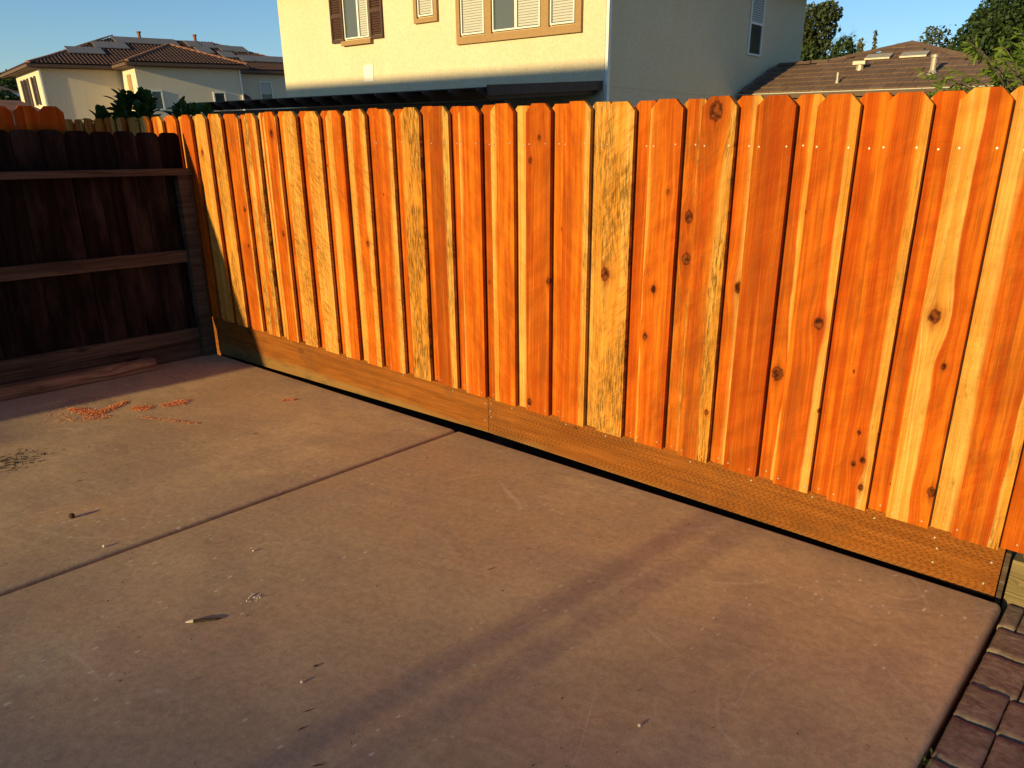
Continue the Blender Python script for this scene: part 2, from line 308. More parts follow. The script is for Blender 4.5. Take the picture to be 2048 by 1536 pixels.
M = dict(
    red=redwood('new_redwood'), treated=treated('treated_board'), concrete=concrete('brown_concrete'),
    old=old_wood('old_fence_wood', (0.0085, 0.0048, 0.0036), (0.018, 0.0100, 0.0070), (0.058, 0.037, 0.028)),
    oldrail=old_wood('old_rail_wood', (0.070, 0.045, 0.029), (0.125, 0.082, 0.052), (0.042, 0.028, 0.019), 'y'),
    log=old_wood('log_wood', (0.22, 0.115, 0.060), (0.44, 0.25, 0.14), (0.055, 0.030, 0.019), 'y'),
    post=old_wood('post_wood', (0.12, 0.050, 0.022), (0.17, 0.075, 0.033), (0.08, 0.04, 0.022)),
    timber=old_wood('timber_wood', (0.20, 0.145, 0.065), (0.27, 0.195, 0.085), (0.13, 0.095, 0.045), 'y'),
    soil=plain('dark_soil', (0.055, 0.040, 0.028), 0.95, 0.3, 30.0), lawn=plain('dry_ground', (0.27, 0.215, 0.13), 0.95, 0.3, 3.0),
    nail=plain('galvanised_nail', (0.50, 0.46, 0.36), 0.4, 0.05, 50.0, 0.35),
    cream=stucco('cream_stucco', (0.66, 0.555, 0.365)), grey=stucco('beige_stucco', (0.64, 0.55, 0.40)),
    trim=stucco('tan_trim', (0.36, 0.215, 0.095), 0.1), white=plain('white_vinyl', (0.72, 0.70, 0.62), 0.45, 0.04),
    shutter=plain('brown_shutter', (0.075, 0.036, 0.024), 0.6, 0.1), pergola=plain('dark_brown_paint', (0.062, 0.037, 0.028), 0.6, 0.15),
    blind=plain('blind_slats', (0.46, 0.44, 0.37), 0.6, 0.04), fascia=plain('brown_fascia', (0.115, 0.068, 0.042), 0.7, 0.1),
    tile=tile_mat('brown_flat_tile', (0.135, 0.078, 0.050), (0.185, 0.112, 0.072)), barrel=tile_mat('red_brown_barrel_tile', (0.085, 0.046, 0.034), (0.10, 0.052, 0.038)),
    ridge=tile_mat('terracotta_ridge_tile', (0.25, 0.105, 0.055), (0.30, 0.13, 0.07)),
    pave=paver_mat('tumbled_paver'), metal=plain('vent_metal', (0.42, 0.36, 0.28), 0.5, 0.15, 20.0, 0.3), sawdust=plain('fresh_sawdust', (0.72, 0.26, 0.10), 0.9, 0.25, 60.0),
    debris=plain('dry_debris', (0.055, 0.036, 0.022), 0.9, 0.3, 60.0), bark=plain('bark', (0.10, 0.075, 0.055), 0.9, 0.3, 12.0),
    pale=plain('pale_split_wood', (0.62, 0.50, 0.38), 0.7, 0.1, 60.0),
    oak=leaf_mat('oak_leaves', (0.020, 0.040, 0.010), (0.055, 0.085, 0.020)), oak2=leaf_mat('olive_leaves', (0.035, 0.048, 0.016), (0.085, 0.095, 0.030)),
    peach=leaf_mat('peach_leaves', (0.11, 0.17, 0.018), (0.19, 0.25, 0.032), 0.5, 0.35), broad=leaf_mat('broad_leaves', (0.026, 0.050, 0.008), (0.060, 0.092, 0.014), 0.4, 0.15),
    twig=plain('bare_twigs', (0.22, 0.17, 0.12), 0.9, 0.2), cyp=leaf_mat('golden_leaves', (0.12, 0.11, 0.02), (0.18, 0.15, 0.03)),
    weed=leaf_mat('weed_leaves', (0.05, 0.09, 0.02), (0.09, 0.13, 0.03)),
)
g = G('window_glass'); g.b.inputs['Roughness'].default_value = 0.06; g.b.inputs['Specular IOR Level'].default_value = 0.6
M['glass'] = g.col((0.10, 0.105, 0.085), 0.06)
g = G('dark_glass'); g.b.inputs['Specular IOR Level'].default_value = 0.6; M['dglass'] = g.col((0.045, 0.050, 0.045), 0.08)
g = G('solar_cells'); g.b.inputs['Specular IOR Level'].default_value = 0.5; M['solar'] = g.col(g.mix(g.noise(g.obj(), 6.0, 2.0), (0.150, 0.130, 0.112), (0.17, 0.148, 0.128)), 0.55)

# ------------------------------------------------------------------ mesh helpers
BASE = {}
def mesh(name, V, Fs, mat, smooth=False):
    me = bpy.data.meshes.new(name); me.from_pydata([tuple(v) for v in V], [], Fs); me.update()
    if mat: me.materials.append(mat)
    if smooth: me.polygons.foreach_set('use_smooth', [True] * len(me.polygons))
    return me
def link(name, me, parent=None, loc=(0, 0, 0), rot=None):
    o = bpy.data.objects.new(name, me); COL.objects.link(o)
    if parent is not None: o.parent = parent
    o.location = Vector(loc) - Vector(BASE.get(parent.name, (0, 0, 0)) if parent is not None else (0, 0, 0))
    if rot is not None: o.rotation_euler = rot
    BASE[o.name] = tuple(loc)
    return o
def part(name, V, Fs, mat, parent=None, org=None, smooth=False):
    """V in the frame of the whole thing; the object origin goes to org (default: base centre of V)"""
    A = np.array(V, float)
    if org is None: org = ((A[:, 0].min() + A[:, 0].max()) / 2, (A[:, 1].min() + A[:, 1].max()) / 2, A[:, 2].min())
    return link(name, mesh(name, A - np.array(org), Fs, mat, smooth), parent, org)
def thing(name, loc, label, cat, group=None, rot=None):
    o = bpy.data.objects.new(name, None); COL.objects.link(o); o.location = loc; o.empty_display_size = 0.1
    if rot is not None: o.rotation_euler = rot
    BASE[o.name] = tuple(loc); return tag(o, label, cat, group)
def tag(o, label=None, cat=None, group=None, kind=None):
    if label: o['label'] = label
    if cat: o['category'] = cat
    if group: o['group'] = group
    if kind: o['kind'] = kind
    return o
BF = [(0, 3, 2, 1), (4, 5, 6, 7), (0, 1, 5, 4), (1, 2, 6, 5), (2, 3, 7, 6), (3, 0, 4, 7)]
def boxv(x0, x1, y0, y1, z0, z1):
    return [(x0, y0, z0), (x1, y0, z0), (x1, y1, z0), (x0, y1, z0), (x0, y0, z1), (x1, y0, z1), (x1, y1, z1), (x0, y1, z1)]
def box(name, x0, x1, y0, y1, z0, z1, mat, parent=None): return part(name, boxv(x0, x1, y0, y1, z0, z1), BF, mat, parent)
class MB:
    def __init__(s): s.V = []; s.F = []
    def add(s, V, Fs):
        n = len(s.V); s.V += [tuple(v) for v in V]; s.F += [tuple(i + n for i in f) for f in Fs]; return s
    def box(s, *a): return s.add(boxv(*a), BF)
    def tube(s, pts, rads, n=6, cap=True):
        V = []; Fs = []; pts = [Vector(q) for q in pts]
        for i, q in enumerate(pts):
            d = (pts[min(i + 1, len(pts) - 1)] - pts[max(i - 1, 0)]).normalized()
            a = d.cross(Vector((0.31, 0.2, 0.93))); a = a.normalized() if a.length > 1e-4 else Vector((1, 0, 0)); b = d.cross(a)
            for k in range(n):
                t = 2 * math.pi * k / n; V.append(q + (a * math.cos(t) + b * math.sin(t)) * rads[i])
        for i in range(len(pts) - 1):
            for k in range(n): Fs.append((i * n + k, i * n + (k + 1) % n, (i + 1) * n + (k + 1) % n, (i + 1) * n + k))
        if cap: Fs.append(tuple(range(n))[::-1]); Fs.append(tuple((len(pts) - 1) * n + k for k in range(n)))
        return s.add(V, Fs)
    def build(s, name, mat, parent=None, org=None, smooth=False): return part(name, s.V, s.F, mat, parent, org, smooth)
def prism(poly, y0, y1):
    """polygon in x,z extruded from y0 (front) to y1"""
    n = len(poly); V = [(a, y0, b) for a, b in poly] + [(a, y1, b) for a, b in poly]
    return V, [tuple(range(n)), tuple(range(2 * n - 1, n - 1, -1))] + [(i, i + n, (i + 1) % n + n, (i + 1) % n) for i in range(n)]

SL = 0.0195
def zs(x): return SL * (x - 0.2827)

# ------------------------------------------------------------------ ground and patio
gz = -0.24
tag(part('ground', [(-400, -400, gz), (400, -400, gz), (400, 600, gz), (-400, 600, gz)], [(0, 1, 2, 3)], M['lawn'], org=(0, 0, gz)), kind='structure')
tag(part('soil_strip', [(-5.6, -.2, gz + .004), (1.9, -.2, gz + .004), (1.9, .3, gz + .004), (-5.6, .3, gz + .004)], [(0, 1, 2, 3)], M['soil'], org=(-2, 0, gz + .004)), kind='structure')
tag(part('light_block_bank', boxv(-13, 1.9, .235, 5.2, gz - .05, .02), BF, M['soil']), kind='structure')  # unseen soil bank added behind the fence to block light under the kickboard

def slab(x0, x1, y0, y1, left_edge, right_edge):
    def prof(d, r=0.016):                      # rounded arris: drop at distance d from the edge
        return 0.0 if d >= r else -(r - math.sqrt(max(r * r - (r - d) ** 2, 0.0)))
    ed = [0, .0012, .003, .006, .010, .016]
    xs = [x0 + e for e in ed] + list(np.linspace(x0 + .1, x1 - .1, 26)) + [x1 - e for e in reversed(ed)]
    ys = [y0] + list(np.linspace(y0 + .5, y1 - .12, 22)) + [y1 - e for e in reversed(ed)]
    V = []; nx, ny = len(xs), len(ys)
    for j, yy in enumerate(ys):
        for i, xx in enumerate(xs):
            wob = 0.004 * mnoise.noise(Vector((xx * 2.1, yy * 2.1, 0.4))) if 0.3 < i < nx else 0
            xo = xx; yo = yy
            if i == nx - 1 and right_edge: xo += 0.004 * mnoise.noise(Vector((3.0, yy * 9, 0)))
            if j == ny - 1: yo += 0.006 * mnoise.noise(Vector((xx * 3.0, 7.7, 0)))
            V.append((xo, yo, zs(xx) + 0.25 * wob + prof(xx - x0, .016) + prof(x1 - xx, .016 if not right_edge else .022) + prof(y1 - yy, .014)))
    Fs = [(j * nx + i, j * nx + i + 1, (j + 1) * nx + i + 1, (j + 1) * nx + i) for j in range(ny - 1) for i in range(nx - 1)]
    n = len(V); ring = [j * nx + nx - 1 for j in range(ny)] + [(ny - 1) * nx + i for i in range(nx - 2, -1, -1)] + [j * nx for j in range(ny - 2, -1, -1)]
    for k in ring: V.append((V[k][0], V[k][1], V[k][2] - 0.10))
    for a in range(len(ring) - 1): Fs.append((ring[a], n + a, n + a + 1, ring[a + 1]))
    # origin at the world origin so the finish runs across the joint
    return tag(part('patio_slab', V, Fs, M['concrete'], org=(0, 0, 0), smooth=True), kind='structure')
slab(-5.365, -2.5235, -17.0, -0.016, False, False)
slab(-2.4965, 0.2827, -17.0, -0.016, False, True)
# floor of the control joint
tag(part('slab_joint', [(-2.53, -17, zs(-2.51) - .022), (-2.49, -17, zs(-2.51) - .022), (-2.49, -.02, zs(-2.51) - .022), (-2.53, -.02, zs(-2.51) - .022)], [(0, 1, 2, 3)], M['concrete'], org=(0, 0, 0)), kind='structure')

# paver walk beside the slab
PV = tag(part('paver_bed', [(0.26, -6, -.085), (3, -6, -.085), (3, 0.07, -.085), (0.26, 0.07, -.085)], [(0, 1, 2, 3)], M['soil'], org=(1, -2, -.085)), kind='structure')
def paver(x0, x1, y0, y1, k):
    gp = 0.0022; x0 += gp; x1 -= gp; y0 += gp; y1 -= gp; nx = ny = 8; V = []; Fs = []
    cx, cy = (x0 + x1) / 2, (y0 + y1) / 2; tz = random.uniform(-.004, .004)
    tl = (random.uniform(-.02, .02), random.uniform(-.02, .02))
    for j in range(ny + 1):
        for i in range(nx + 1):
            u, v = i / nx, j / ny; u = .5 - .5 * math.cos(math.pi * u); v = .5 - .5 * math.cos(math.pi * v)
            xx, yy = x0 + (x1 - x0) * u, y0 + (y1 - y0) * v
            e = min(u * (x1 - x0), (1 - u) * (x1 - x0), v * (y1 - y0), (1 - v) * (y1 - y0))
            q = Vector((xx * 26 + k * 9.1, yy * 26, 0)); edge = max(0.0, 1 - e / 0.008)
            zz = -.026 + tz + tl[0] * (xx - cx) + tl[1] * (yy - cy) - 0.006 * edge ** 2 + 0.0045 * mnoise.noise(q) * (1 - edge * .5)
            jx = .004 * mnoise.noise(Vector((yy * 30, k * 3.3, 1))) * (1 if i in (0, nx) else 0); jy = .004 * mnoise.noise(Vector((xx * 30, k * 3.3, 5))) * (1 if j in (0, ny) else 0)
            V.append((xx + jx, yy + jy, zz))
    n1 = nx + 1
    Fs = [(j * n1 + i, j * n1 + i + 1, (j + 1) * n1 + i + 1, (j + 1) * n1 + i) for j in range(ny) for i in range(nx)]
    ring = [i for i in range(n1)] + [j * n1 + nx for j in range(1, n1)] + [ny * n1 + i for i in range(nx - 1, -1, -1)] + [j * n1 for j in range(ny - 1, 0, -1)]
    n = len(V); V += [(V[a][0], V[a][1], -.086) for a in ring]; L = len(ring)
    Fs += [(ring[a], n + a, n + (a + 1) % L, ring[(a + 1) % L]) for a in range(L)]
    part('paver', V, Fs, M['pave'], PV, smooth=True)
rows = [(-.118, .058, [.293, .348, .47, .60, .75]), (-.292, -.122, [.297, .470, .62, .79]), (-.500, -.296, [.297, .428, .60, .78]), (-.688, -.504, [.297, .408, .60, .78]),
        (-.905, -.692, [.297, .412, .56, .78]), (-1.10, -.909, [.297, .44, .62, .80]), (-1.30, -1.104, [.297, .47, .66, .8]), (-1.52, -1.304, [.297, .43, .60, .8])]
k = 0
for a, b, xs in rows:
    for i in range(len(xs) - 1): paver(xs[i], xs[i + 1], a, b, k); k += 1

# ------------------------------------------------------------------ new redwood fence
XK = {-22: -5.030, -21: -4.808, -20: -4.587, -19: -4.359, -18: -4.119, -17: -3.884, -16: -3.645, -15: -3.418, -14: -3.193, -13: -2.966, -12: -2.736, -11: -2.510, -10: -2.286, -9: -2.061, -8: -1.832, -7: -1.605,
      -6: -1.376, -5: -1.148, -4: -0.915, -3: -0.684, -2: -0.456, -1: -0.227, 0: -0.001, 1: 0.229}
for k in range(-56, -22): XK[k] = -5.030 + (k + 22) * 0.2265
for k in range(2, 8): XK[k] = 0.229 + (k - 1) * 0.2286
PW, PT, ZB, ZT = 0.150, 0.018, 0.187, 1.670
def picket_mesh(w, L, ear, t=PT, jit=0.0):
    a = ear
    poly = [(-w / 2, 0), (w / 2, 0), (w / 2, L - a + random.uniform(-jit, jit)), (w / 2 - a * 1.0, L), (-w / 2 + a * 1.0, L), (-w / 2, L - a + random.uniform(-jit, jit))]
    return prism(poly, 0, t)
# per board: sapwood from left, from right, tone (0 dark .. 1 orange .. 2 pale), figure, stain, knots (x from right edge, z, r)
FRONT = {
 -22: (0.75, 0.3, 1.6, .3, .15, [(-.102, 1.418, .014)]), -21: (0.9, 0.4, 1.6, .5, .45, []), -20: (0.0, 0.16, 0.7, .1, .45, [(-.05, 1.05, .014), (-.06, .80, .010)]),
 -19: (0.35, 0.3, 1.3, .3, .65, []), -18: (0.16, 0.10, 0.7, 0, .1, [(-.061, 1.545, .018), (-.05, .92, .014)]), -17: (0.8, 0.5, 1.6, .9, .35, []), -16: (0.7, 0.6, 1.6, 1., .2, []),
 -15: (0.38, 0.0, 1.1, .5, .05, []), -14: (0.12, 0.34, 0.9, .7, .1, [(-.055, .934, .013)]), -13: (0.0, 0.26, 0.8, .4, .25, []), -12: (0.5, 0.5, 1.2, .1, 1., []), -11: (0.0, 0.30, 0.05, 0, .75, []),
 -10: (0.10, 0.0, 1.0, .05, 0, []), -9: (0.18, 0.0, 1.2, .35, 0, []), -8: (0.0, 0.0, 0.45, .05, .1, [(-.068, 1.525, .010), (-.123, 1.425, .012), (-.008, .876, .012), (-.13, .235, .015)]), -7: (0.0, 0.22, 1.0, 0, .30, []),
 -6: (0.6, 0.6, 1.7, .6, .55, [(-.125, .947, .024)]), -5: (0.08, 0.0, 1.0, .25, 0, [(-.090, .912, .013), (-.046, 1.317, .008), (-.12, .70, .012)]), -4: (0.0, 0.36, 0.7, .25, .60, [(-.087, 1.621, .028), (-.02, .42, .01)]),
 -3: (0.0, 0.0, 0.30, .1, .05, []), -2: (0.0, 0.22, 1.1, .05, 0, [(-.044, .875, .018)]), -1: (0.0, 0.22, 0.8, .1, .2, [(-.069, .362, .009), (-.038, .385, .011), (-.030, .275, .010), (-.067, .490, .007)]),
 0: (0.52, 0.0, 0.8, .1, .12, [(-.106, .959, .019), (-.010, .332, .015), (-.049, .794, .009)]), 1: (0.0, 0.22, 0.9, .25, .6, []), 2: (0, 0, .7, .1, 0, [])}
BACK = {-21: (0, 0, .8, 0, .1, []), -20: (0, 0, .9, 0, 0, []), -19: (0, 0, 1.0, 0, 0, []), -18: (.4, .3, 1.3, 0, 0, []), -17: (0, 0, .9, 0, 0, []), -16: (0, 0, 1., 0, 0, []), -15: (0, 0, .8, 0, 0, []), -14: (.5, .4, 1.4, .2, 0, []),
 -13: (0, 0, .55, 0, 0, []), -12: (0, 0, 1.0, 0, 0, [(-.174, .758, .016)]), -11: (0, 0, 1.3, 0, 0, []), -10: (0, 0, 1.1, 0, 0, []), -9: (0, 0, .35, .1, .1, [(-.206, .818, .008)]), -8: (.6, .2, 1.5, .1, 0, []), -7: (.2, .1, 1.0, .05, 0, [(-.168, 1.123, .010)]),
 -6: (.6, .5, 1.6, .4, .45, []), -5: (0, 0, .75, 0, 0, []), -4: (.2, .36, 1.2, 0, .85, [(-.19, 1.22, .02), (-.19, 1.05, .02)]), -3: (0, .42, 1.0, 0, 0, [(-.169, .960, .018)]), -2: (0, .42, .9, 0, .05, [(-.195, .643, .024)]),
 -1: (0, 0, 1.0, 0, 0, []), 0: (.15, .1, .9, .05, 0, []), 1: (.65, 0, 1.2, .1, .1, []), 2: (0, 0, .6, 0, .1, []), 3: (0, 0, .9, 0, .1, [])}
fence = thing('redwood_fence', (-2.5, 0.05, -0.15), 'new orange redwood board-on-board fence with dog-ear tops along the patio', 'fence')
def wood_props(o, spec, z0, xr, seed):
    sl, sr, tn, fg, stn, kn = spec
    o['wa'] = (float(sl), float(sr), float(tn)); o['wb'] = (float(fg), float(stn), float(seed))
    for i in range(4):
        o['k%d' % (i + 1)] = ((kn[i][0] + xr, kn[i][1] - z0, kn[i][2]) if i < len(kn) else (9.0, 9.0, 0.0))
def rspec():
    r = random.random()
    return (random.choice((0, 0, .2, .6)), random.choice((0, 0, .2, .5)), random.uniform(.5, 1.6), random.choice((0, .3, .8)), random.choice((0, 0, .2, .5)), [])
nails = MB()
def nail(x, y, z, r=.0034):
    n = 7; V = [(x + r * math.cos(2 * math.pi * i / n), y - .0022, z + r * math.sin(2 * math.pi * i / n)) for i in range(n)] + [(x + r * 1.15 * math.cos(2 * math.pi * i / n), y + .0005, z + r * 1.15 * math.sin(2 * math.pi * i / n)) for i in range(n)]
    nails.add(V, [tuple(range(n))[::-1]] + [(i, (i + 1) % n, n + (i + 1) % n, n + i) for i in range(n)])
for k in range(-56, 8):
    xr = XK[k]; wv = PW + random.uniform(-.002, .002); zt = ZT + random.uniform(-.005, .005); zb = ZB + random.uniform(-.003, .003)
    V, Fs = picket_mesh(wv, zt - zb, .036, jit=.003)
    o = link('picket', mesh('picket', V, Fs, M['red']), fence, (xr - wv / 2, random.uniform(-.001, .001), zb), (random.uniform(-.0012, .0012), random.uniform(-.0012, .0012), random.uniform(-.006, .006)))
    wood_props(o, FRONT.get(k, rspec()), zb, wv / 2, (k * 0.618) % 1 * 9 + .3)
    if k - 1 in XK:
        a, b = XK[k - 1], xr - wv; cx = (a + b) / 2; wb = .140; zt2 = ZT + random.uniform(-.007, .004)
        V, Fs = picket_mesh(wb, zt2 - zb, .034, jit=.003)
        o2 = link('picket', mesh('picket', V, Fs, M['red']), fence, (cx, PT + .012, zb + random.uniform(-.002, .002)), (0, random.uniform(-.001, .001), 0))
        wood_props(o2, BACK.get(k, rspec()), zb, -(cx - xr), (k * 0.414) % 1 * 9 + 11.0)
    if k >= -26:
        for dx in (.022, wv - .020):
            nail(xr - dx + random.uniform(-.006, .006), -.0005, 1.497 + random.uniform(-.004, .004))
            nail(xr - dx + random.uniform(-.008, .008), -.0005, .212 + random.uniform(-.006, .008), .0030)
        if k - 1 in XK:
            nail(cx + random.uniform(-.012, .012), PT + .0118, 1.497 + random.uniform(-.005, .005)); nail(cx + random.uniform(-.015, .015), PT + .0118, .212 + random.uniform(-.006, .006), .0028)
def kick(x0, x1, zb0, zb1, zt, spec):
    V = [(x0, .0475, zb0), (x1, .0475, zb1), (x1, .086, zb1), (x0, .086, zb0), (x0, .0475, zt), (x1, .0475, zt), (x1, .086, zt), (x0, .086, zt)]
    o = part('kickboard', V, BF, M['treated'], fence, org=(x0, .0475, zb0)); o['wa'] = spec
    return o
tag(kick(-5.392, -2.3165, -.134, -.038, .262, (0.30, 0.105, 3.0)), 'brown treated kickboard with pale damp bloom along its lower edge')
tag(kick(-12.4, -5.396, -.24, -.24, .262, (0.3, 0.1, 5.0)), 'unseen treated kickboard added beyond the dark side fence to block low sun')  # hidden length added so sun cannot pass under the pickets
tag(kick(-2.3135, .247, -.038, -.024, .262, (1.0, 0.005, 8.0)), 'brown treated kickboard pricked with rows of incising slits')
for x, zz in ((-4.95, .15), (-4.93, .02), (-4.3, .155), (-3.62, .150), (-3.05, .152), (-2.6, .148), (-2.335, .13), (-2.34, .03), (-2.29, .14), (-2.295, .095), (-2.29, .06), (-2.13, .15), (-1.75, .15), (-1.50, .152), (-1.02, .15), (-.72, .148), (-.45, .155), (-.20, .145), (.02, .14), (.035, .10), (.03, .04), (.215, .11), (.205, .02)):
    nail(x, .047, zz, .0036)
tag(nails.build('nail_heads', M['nail'], fence), kind='stuff')
for z0 in (.30, .92, 1.45): box('rail', -12.5, 1.8, .0875, .126, z0, z0 + .089, M['oldrail'], fence)
for x in (-12.3, -9.9, -7.6, -5.0, -2.31, .13): box('post', x - .045, x + .045, .1275, .217, gz, 1.6, M['oldrail'], fence)
# old sleeper that carries the fence on beyond the slab
tb = MB(); V = boxv(.275, 1.9, .062, .15, -.10, .138); tb.add(V, BF)
tag(tb.build('landscape_timber', M['timber']), 'pale weathered landscape timber under the fence at its right end', 'timber')
tag(box('edging_stake', .252, .268, .045, .13, -.20, .165, M['oldrail']), 'thin dark wooden stake between kickboard end and pale timber', 'stake')

# ------------------------------------------------------------------ old fence on the left
old = thing('weathered_fence', (-5.40, -2.0, -0.15), 'old dark brown fence with three rails standing in shade at left', 'fence')
ye = [-.027, -.172, -.333, -.480, -.634, -.794, -.942, -1.105]
while ye[-1] > -9.6: ye.append(ye[-1] - random.uniform(.150, .163))
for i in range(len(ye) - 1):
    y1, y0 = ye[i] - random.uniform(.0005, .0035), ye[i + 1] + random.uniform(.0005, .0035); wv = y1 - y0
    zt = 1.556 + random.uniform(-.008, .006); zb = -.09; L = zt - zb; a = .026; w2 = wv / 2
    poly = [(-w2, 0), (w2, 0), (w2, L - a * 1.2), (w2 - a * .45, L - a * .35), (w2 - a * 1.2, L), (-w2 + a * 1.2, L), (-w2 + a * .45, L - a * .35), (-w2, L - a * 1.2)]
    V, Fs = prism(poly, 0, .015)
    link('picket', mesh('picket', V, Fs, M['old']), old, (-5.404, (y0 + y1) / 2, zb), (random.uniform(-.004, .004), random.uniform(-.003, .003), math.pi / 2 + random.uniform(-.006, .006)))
for zt, h, d in ((1.305, .045, .085), (.718, .088, .040), (.116, .094, .042)):
    box('rail', -5.4035, -5.4035 + d, -9.6, -.012 if zt > 1 else -.118, zt - h, zt, M['oldrail'], old)
box('kickboard', -5.400, -5.385, -9.6, -.118, -.14, .021, M['oldrail'], old)
box('post', -5.400, -5.330, -.113, -.028, -.16, 1.259, M['oldrail'], old)
tag(box('corner_strip', -5.392, -5.345, -.0265, -.006, -.12, 1.30, M['post']), 'thin reddish wooden strip standing in the corner between both fences', 'batten')
nf = thing('taller_fence', (-5.46, -4.0, -0.15), 'taller new redwood fence showing above the old dark pickets at far left', 'fence')
yy = -.752; k = 0
while yy > -9.6:
    wv = .143; V, Fs = picket_mesh(wv, 1.85, .036)
    o = link('picket', mesh('picket', V, Fs, M['red']), nf, (-5.448, yy - wv / 2, -.15 + random.uniform(-.006, .006)), (0, random.uniform(-.004, .004), math.pi / 2))
    wood_props(o, (0, 0, random.uniform(0, .25), 0, .25, []), 0, 0, k * 1.7 + 40); yy -= .150; k += 1
for z0 in (.3, 1.3): box('rail', -5.512, -5.474, -9.6, -.76, z0, z0 + .089, M['post'], nf)

# old split rail lying on the slab
V = []; Fs = []; n = 12; ys = np.linspace(-3.4, -.545, 26)
for j, yy in enumerate(ys):
    for i in range(n):
        t = 2 * math.pi * (i + .5) / n; sq = 1 / max(abs(math.cos(t)), abs(math.sin(t))) * .80 + .2
        r = .043 * sq * (1 + .10 * mnoise.noise(Vector((math.cos(t) * 1.6, math.sin(t) * 1.6, yy * 5))))
        V.append((-5.236 + .02 * (yy + .5) * .6 + r * math.cos(t), yy, zs(-5.27) + .047 + r * math.sin(t)))
Fs = [(j * n + i, (j + 1) * n + i, (j + 1) * n + (i + 1) % n, j * n + (i + 1) % n) for j in range(len(ys) - 1) for i in range(n)] + [tuple(range(n)), tuple((len(ys) - 1) * n + i for i in reversed(range(n)))]
tag(part('old_rail', V, Fs, M['log'], smooth=False), 'rough split brown timber lying on the concrete along the dark fence', 'timber')

# ------------------------------------------------------------------ neighbour's two-storey house
NH = thing('neighbour_house', (-13.4, 13, gz), 'tall cream stucco house with brown shutters behind the orange fence', 'house')
NY, NX0, NX1, NZ = 9.0, -18.5, -8.3, 5.10
box('wall', NX0, NX1, NY, 17.05, gz, NZ, M['cream'], NH)
ov = .42; ez = 5.0
R = [(NX0 - ov, NY - ov, ez), (NX1 + ov, NY - ov, ez), (NX1 + ov, 17.05 + ov, ez), (NX0 - ov, 17.05 + ov, ez), (NX0 + 4, 13, ez + 1.75), (NX1 - 4, 13, ez + 1.75)]
rf = part('roof', R + [(a, b, c - .14) for a, b, c in R[:4]], [(0, 1, 5, 4), (1, 2, 5), (2, 3, 4, 5), (3, 0, 4), (9, 8, 7, 6), (0, 6, 7, 1), (1, 7, 8, 2), (2, 8, 9, 3), (3, 9, 6, 0)], M['fascia'], NH)
for nm, a in (('gutter', (NX0 - ov - .07, NX1 + ov + .07, NY - ov - .09, NY - ov - .002, ez - .12, ez - .01)),): box(nm, *a, M['white'], rf)
def window(x0, x1, z0, z1, mull=None, dark=(), blinds=True, label=None):
    wn = box('window', x0, x1, NY - .012, NY - .004, z0, z1, M['glass'], NH)
    f = MB(); t = .028
    f.box(x0 - t, x0, NY - .05, NY - .002, z0 - t, z1 + t); f.box(x1, x1 + t, NY - .05, NY - .002, z0 - t, z1 + t)
    f.box(x0, x1, NY - .05, NY - .002, z0 - t, z0); f.box(x0, x1, NY - .05, NY - .002, z1, z1 + t)
    if mull: f.box(mull - .03, mull + .03, NY - .045, NY - .014, z0, z1)
    f.build('frame', M['white'], wn)
    if blinds:
        b = MB(); z = z0 + .02
        while z < z1 - .03:
            for a, c in ([(x0, mull - .03), (mull + .03, x1)] if mull else [(x0, x1)]):
                if (a, c) not in dark and not (mull and a == x0 and 'L' in dark): b.add([(a + .01, NY - .022, z), (c - .01, NY - .022, z), (c - .01, NY - .016, z + .040), (a + .01, NY - .016, z + .040)], [(0, 1, 2, 3)])
            z += .046
        if b.V: b.build('blind', M['blind'], wn)
    return wn
def shutter(x0, x1, z0, z1):
    s = MB(); t = .05; s.box(x0, x0 + t, NY - .05, NY - .002, z0, z1); s.box(x1 - t, x1, NY - .05, NY - .002, z0, z1)
    for a in (z0, z0 + .52, z1 - .07): s.box(x0 + t, x1 - t, NY - .048, NY - .002, a, a + .07)
    o = s.build('shutter', M['shutter'], NH)
    b = MB(); z = z0 + .09
    while z < z1 - .09:
        b.add([(x0 + t, NY - .042, z), (x1 - t, NY - .042, z), (x1 - t, NY - .012, z + .045), (x0 + t, NY - .012, z + .045)], [(0, 1, 2, 3)]); z += .05
    b.build('louvre', M['shutter'], o)
window(-15.72, -14.88, 3.72, 4.70, -15.22, ('L',), True)
shutter(-16.27, -15.80, 3.64, 4.76); shutter(-14.80, -14.36, 3.64, 4.76)
box('sill', -15.86, -14.76, NY - .09, NY - .002, 3.56, 3.655, M['trim'], NH)
window(-13.13, -12.72, 3.97, 4.60, None, ())
tm = MB(); tm.box(-13.29, -13.19, NY - .06, NY - .002, 3.82, 4.75); tm.box(-12.66, -12.56, NY - .06, NY - .002, 3.82, 4.75); tm.box(-13.19, -12.66, NY - .06, NY - .002, 3.82, 3.91); tm.box(-13.19, -12.66, NY - .06, NY - .002, 4.66, 4.75)
tm.build('window_trim', M['trim'], NH)
window(-11.84, -11.25, 3.53, 4.60); window(-10.96, -9.80, 3.53, 4.60, -10.38, ('L',)); window(-9.50, -8.99, 3.53, 4.60)
tm = MB(); tm.box(-12.0, -8.80, NY - .06, NY - .0015, 3.34, 3.475); tm.box(-12.0, -8.80, NY - .06, NY - .0015, 4.655, 4.78)
for a, b in ((-12.0, -11.895), (-11.195, -11.015), (-9.745, -9.555), (-8.935, -8.80)): tm.box(a, b, NY - .06, NY - .0015, 3.475, 4.655)
tm.build('window_trim', M['trim'], NH)
box('access_panel', -15.18, -14.83, NY - .012, NY - .002, 2.78, 3.13, M['white'], NH)
sw = MB(); sw.box(NX1 + .002, NX1 + .008, 14.27, 14.80, 3.40, 4.85)
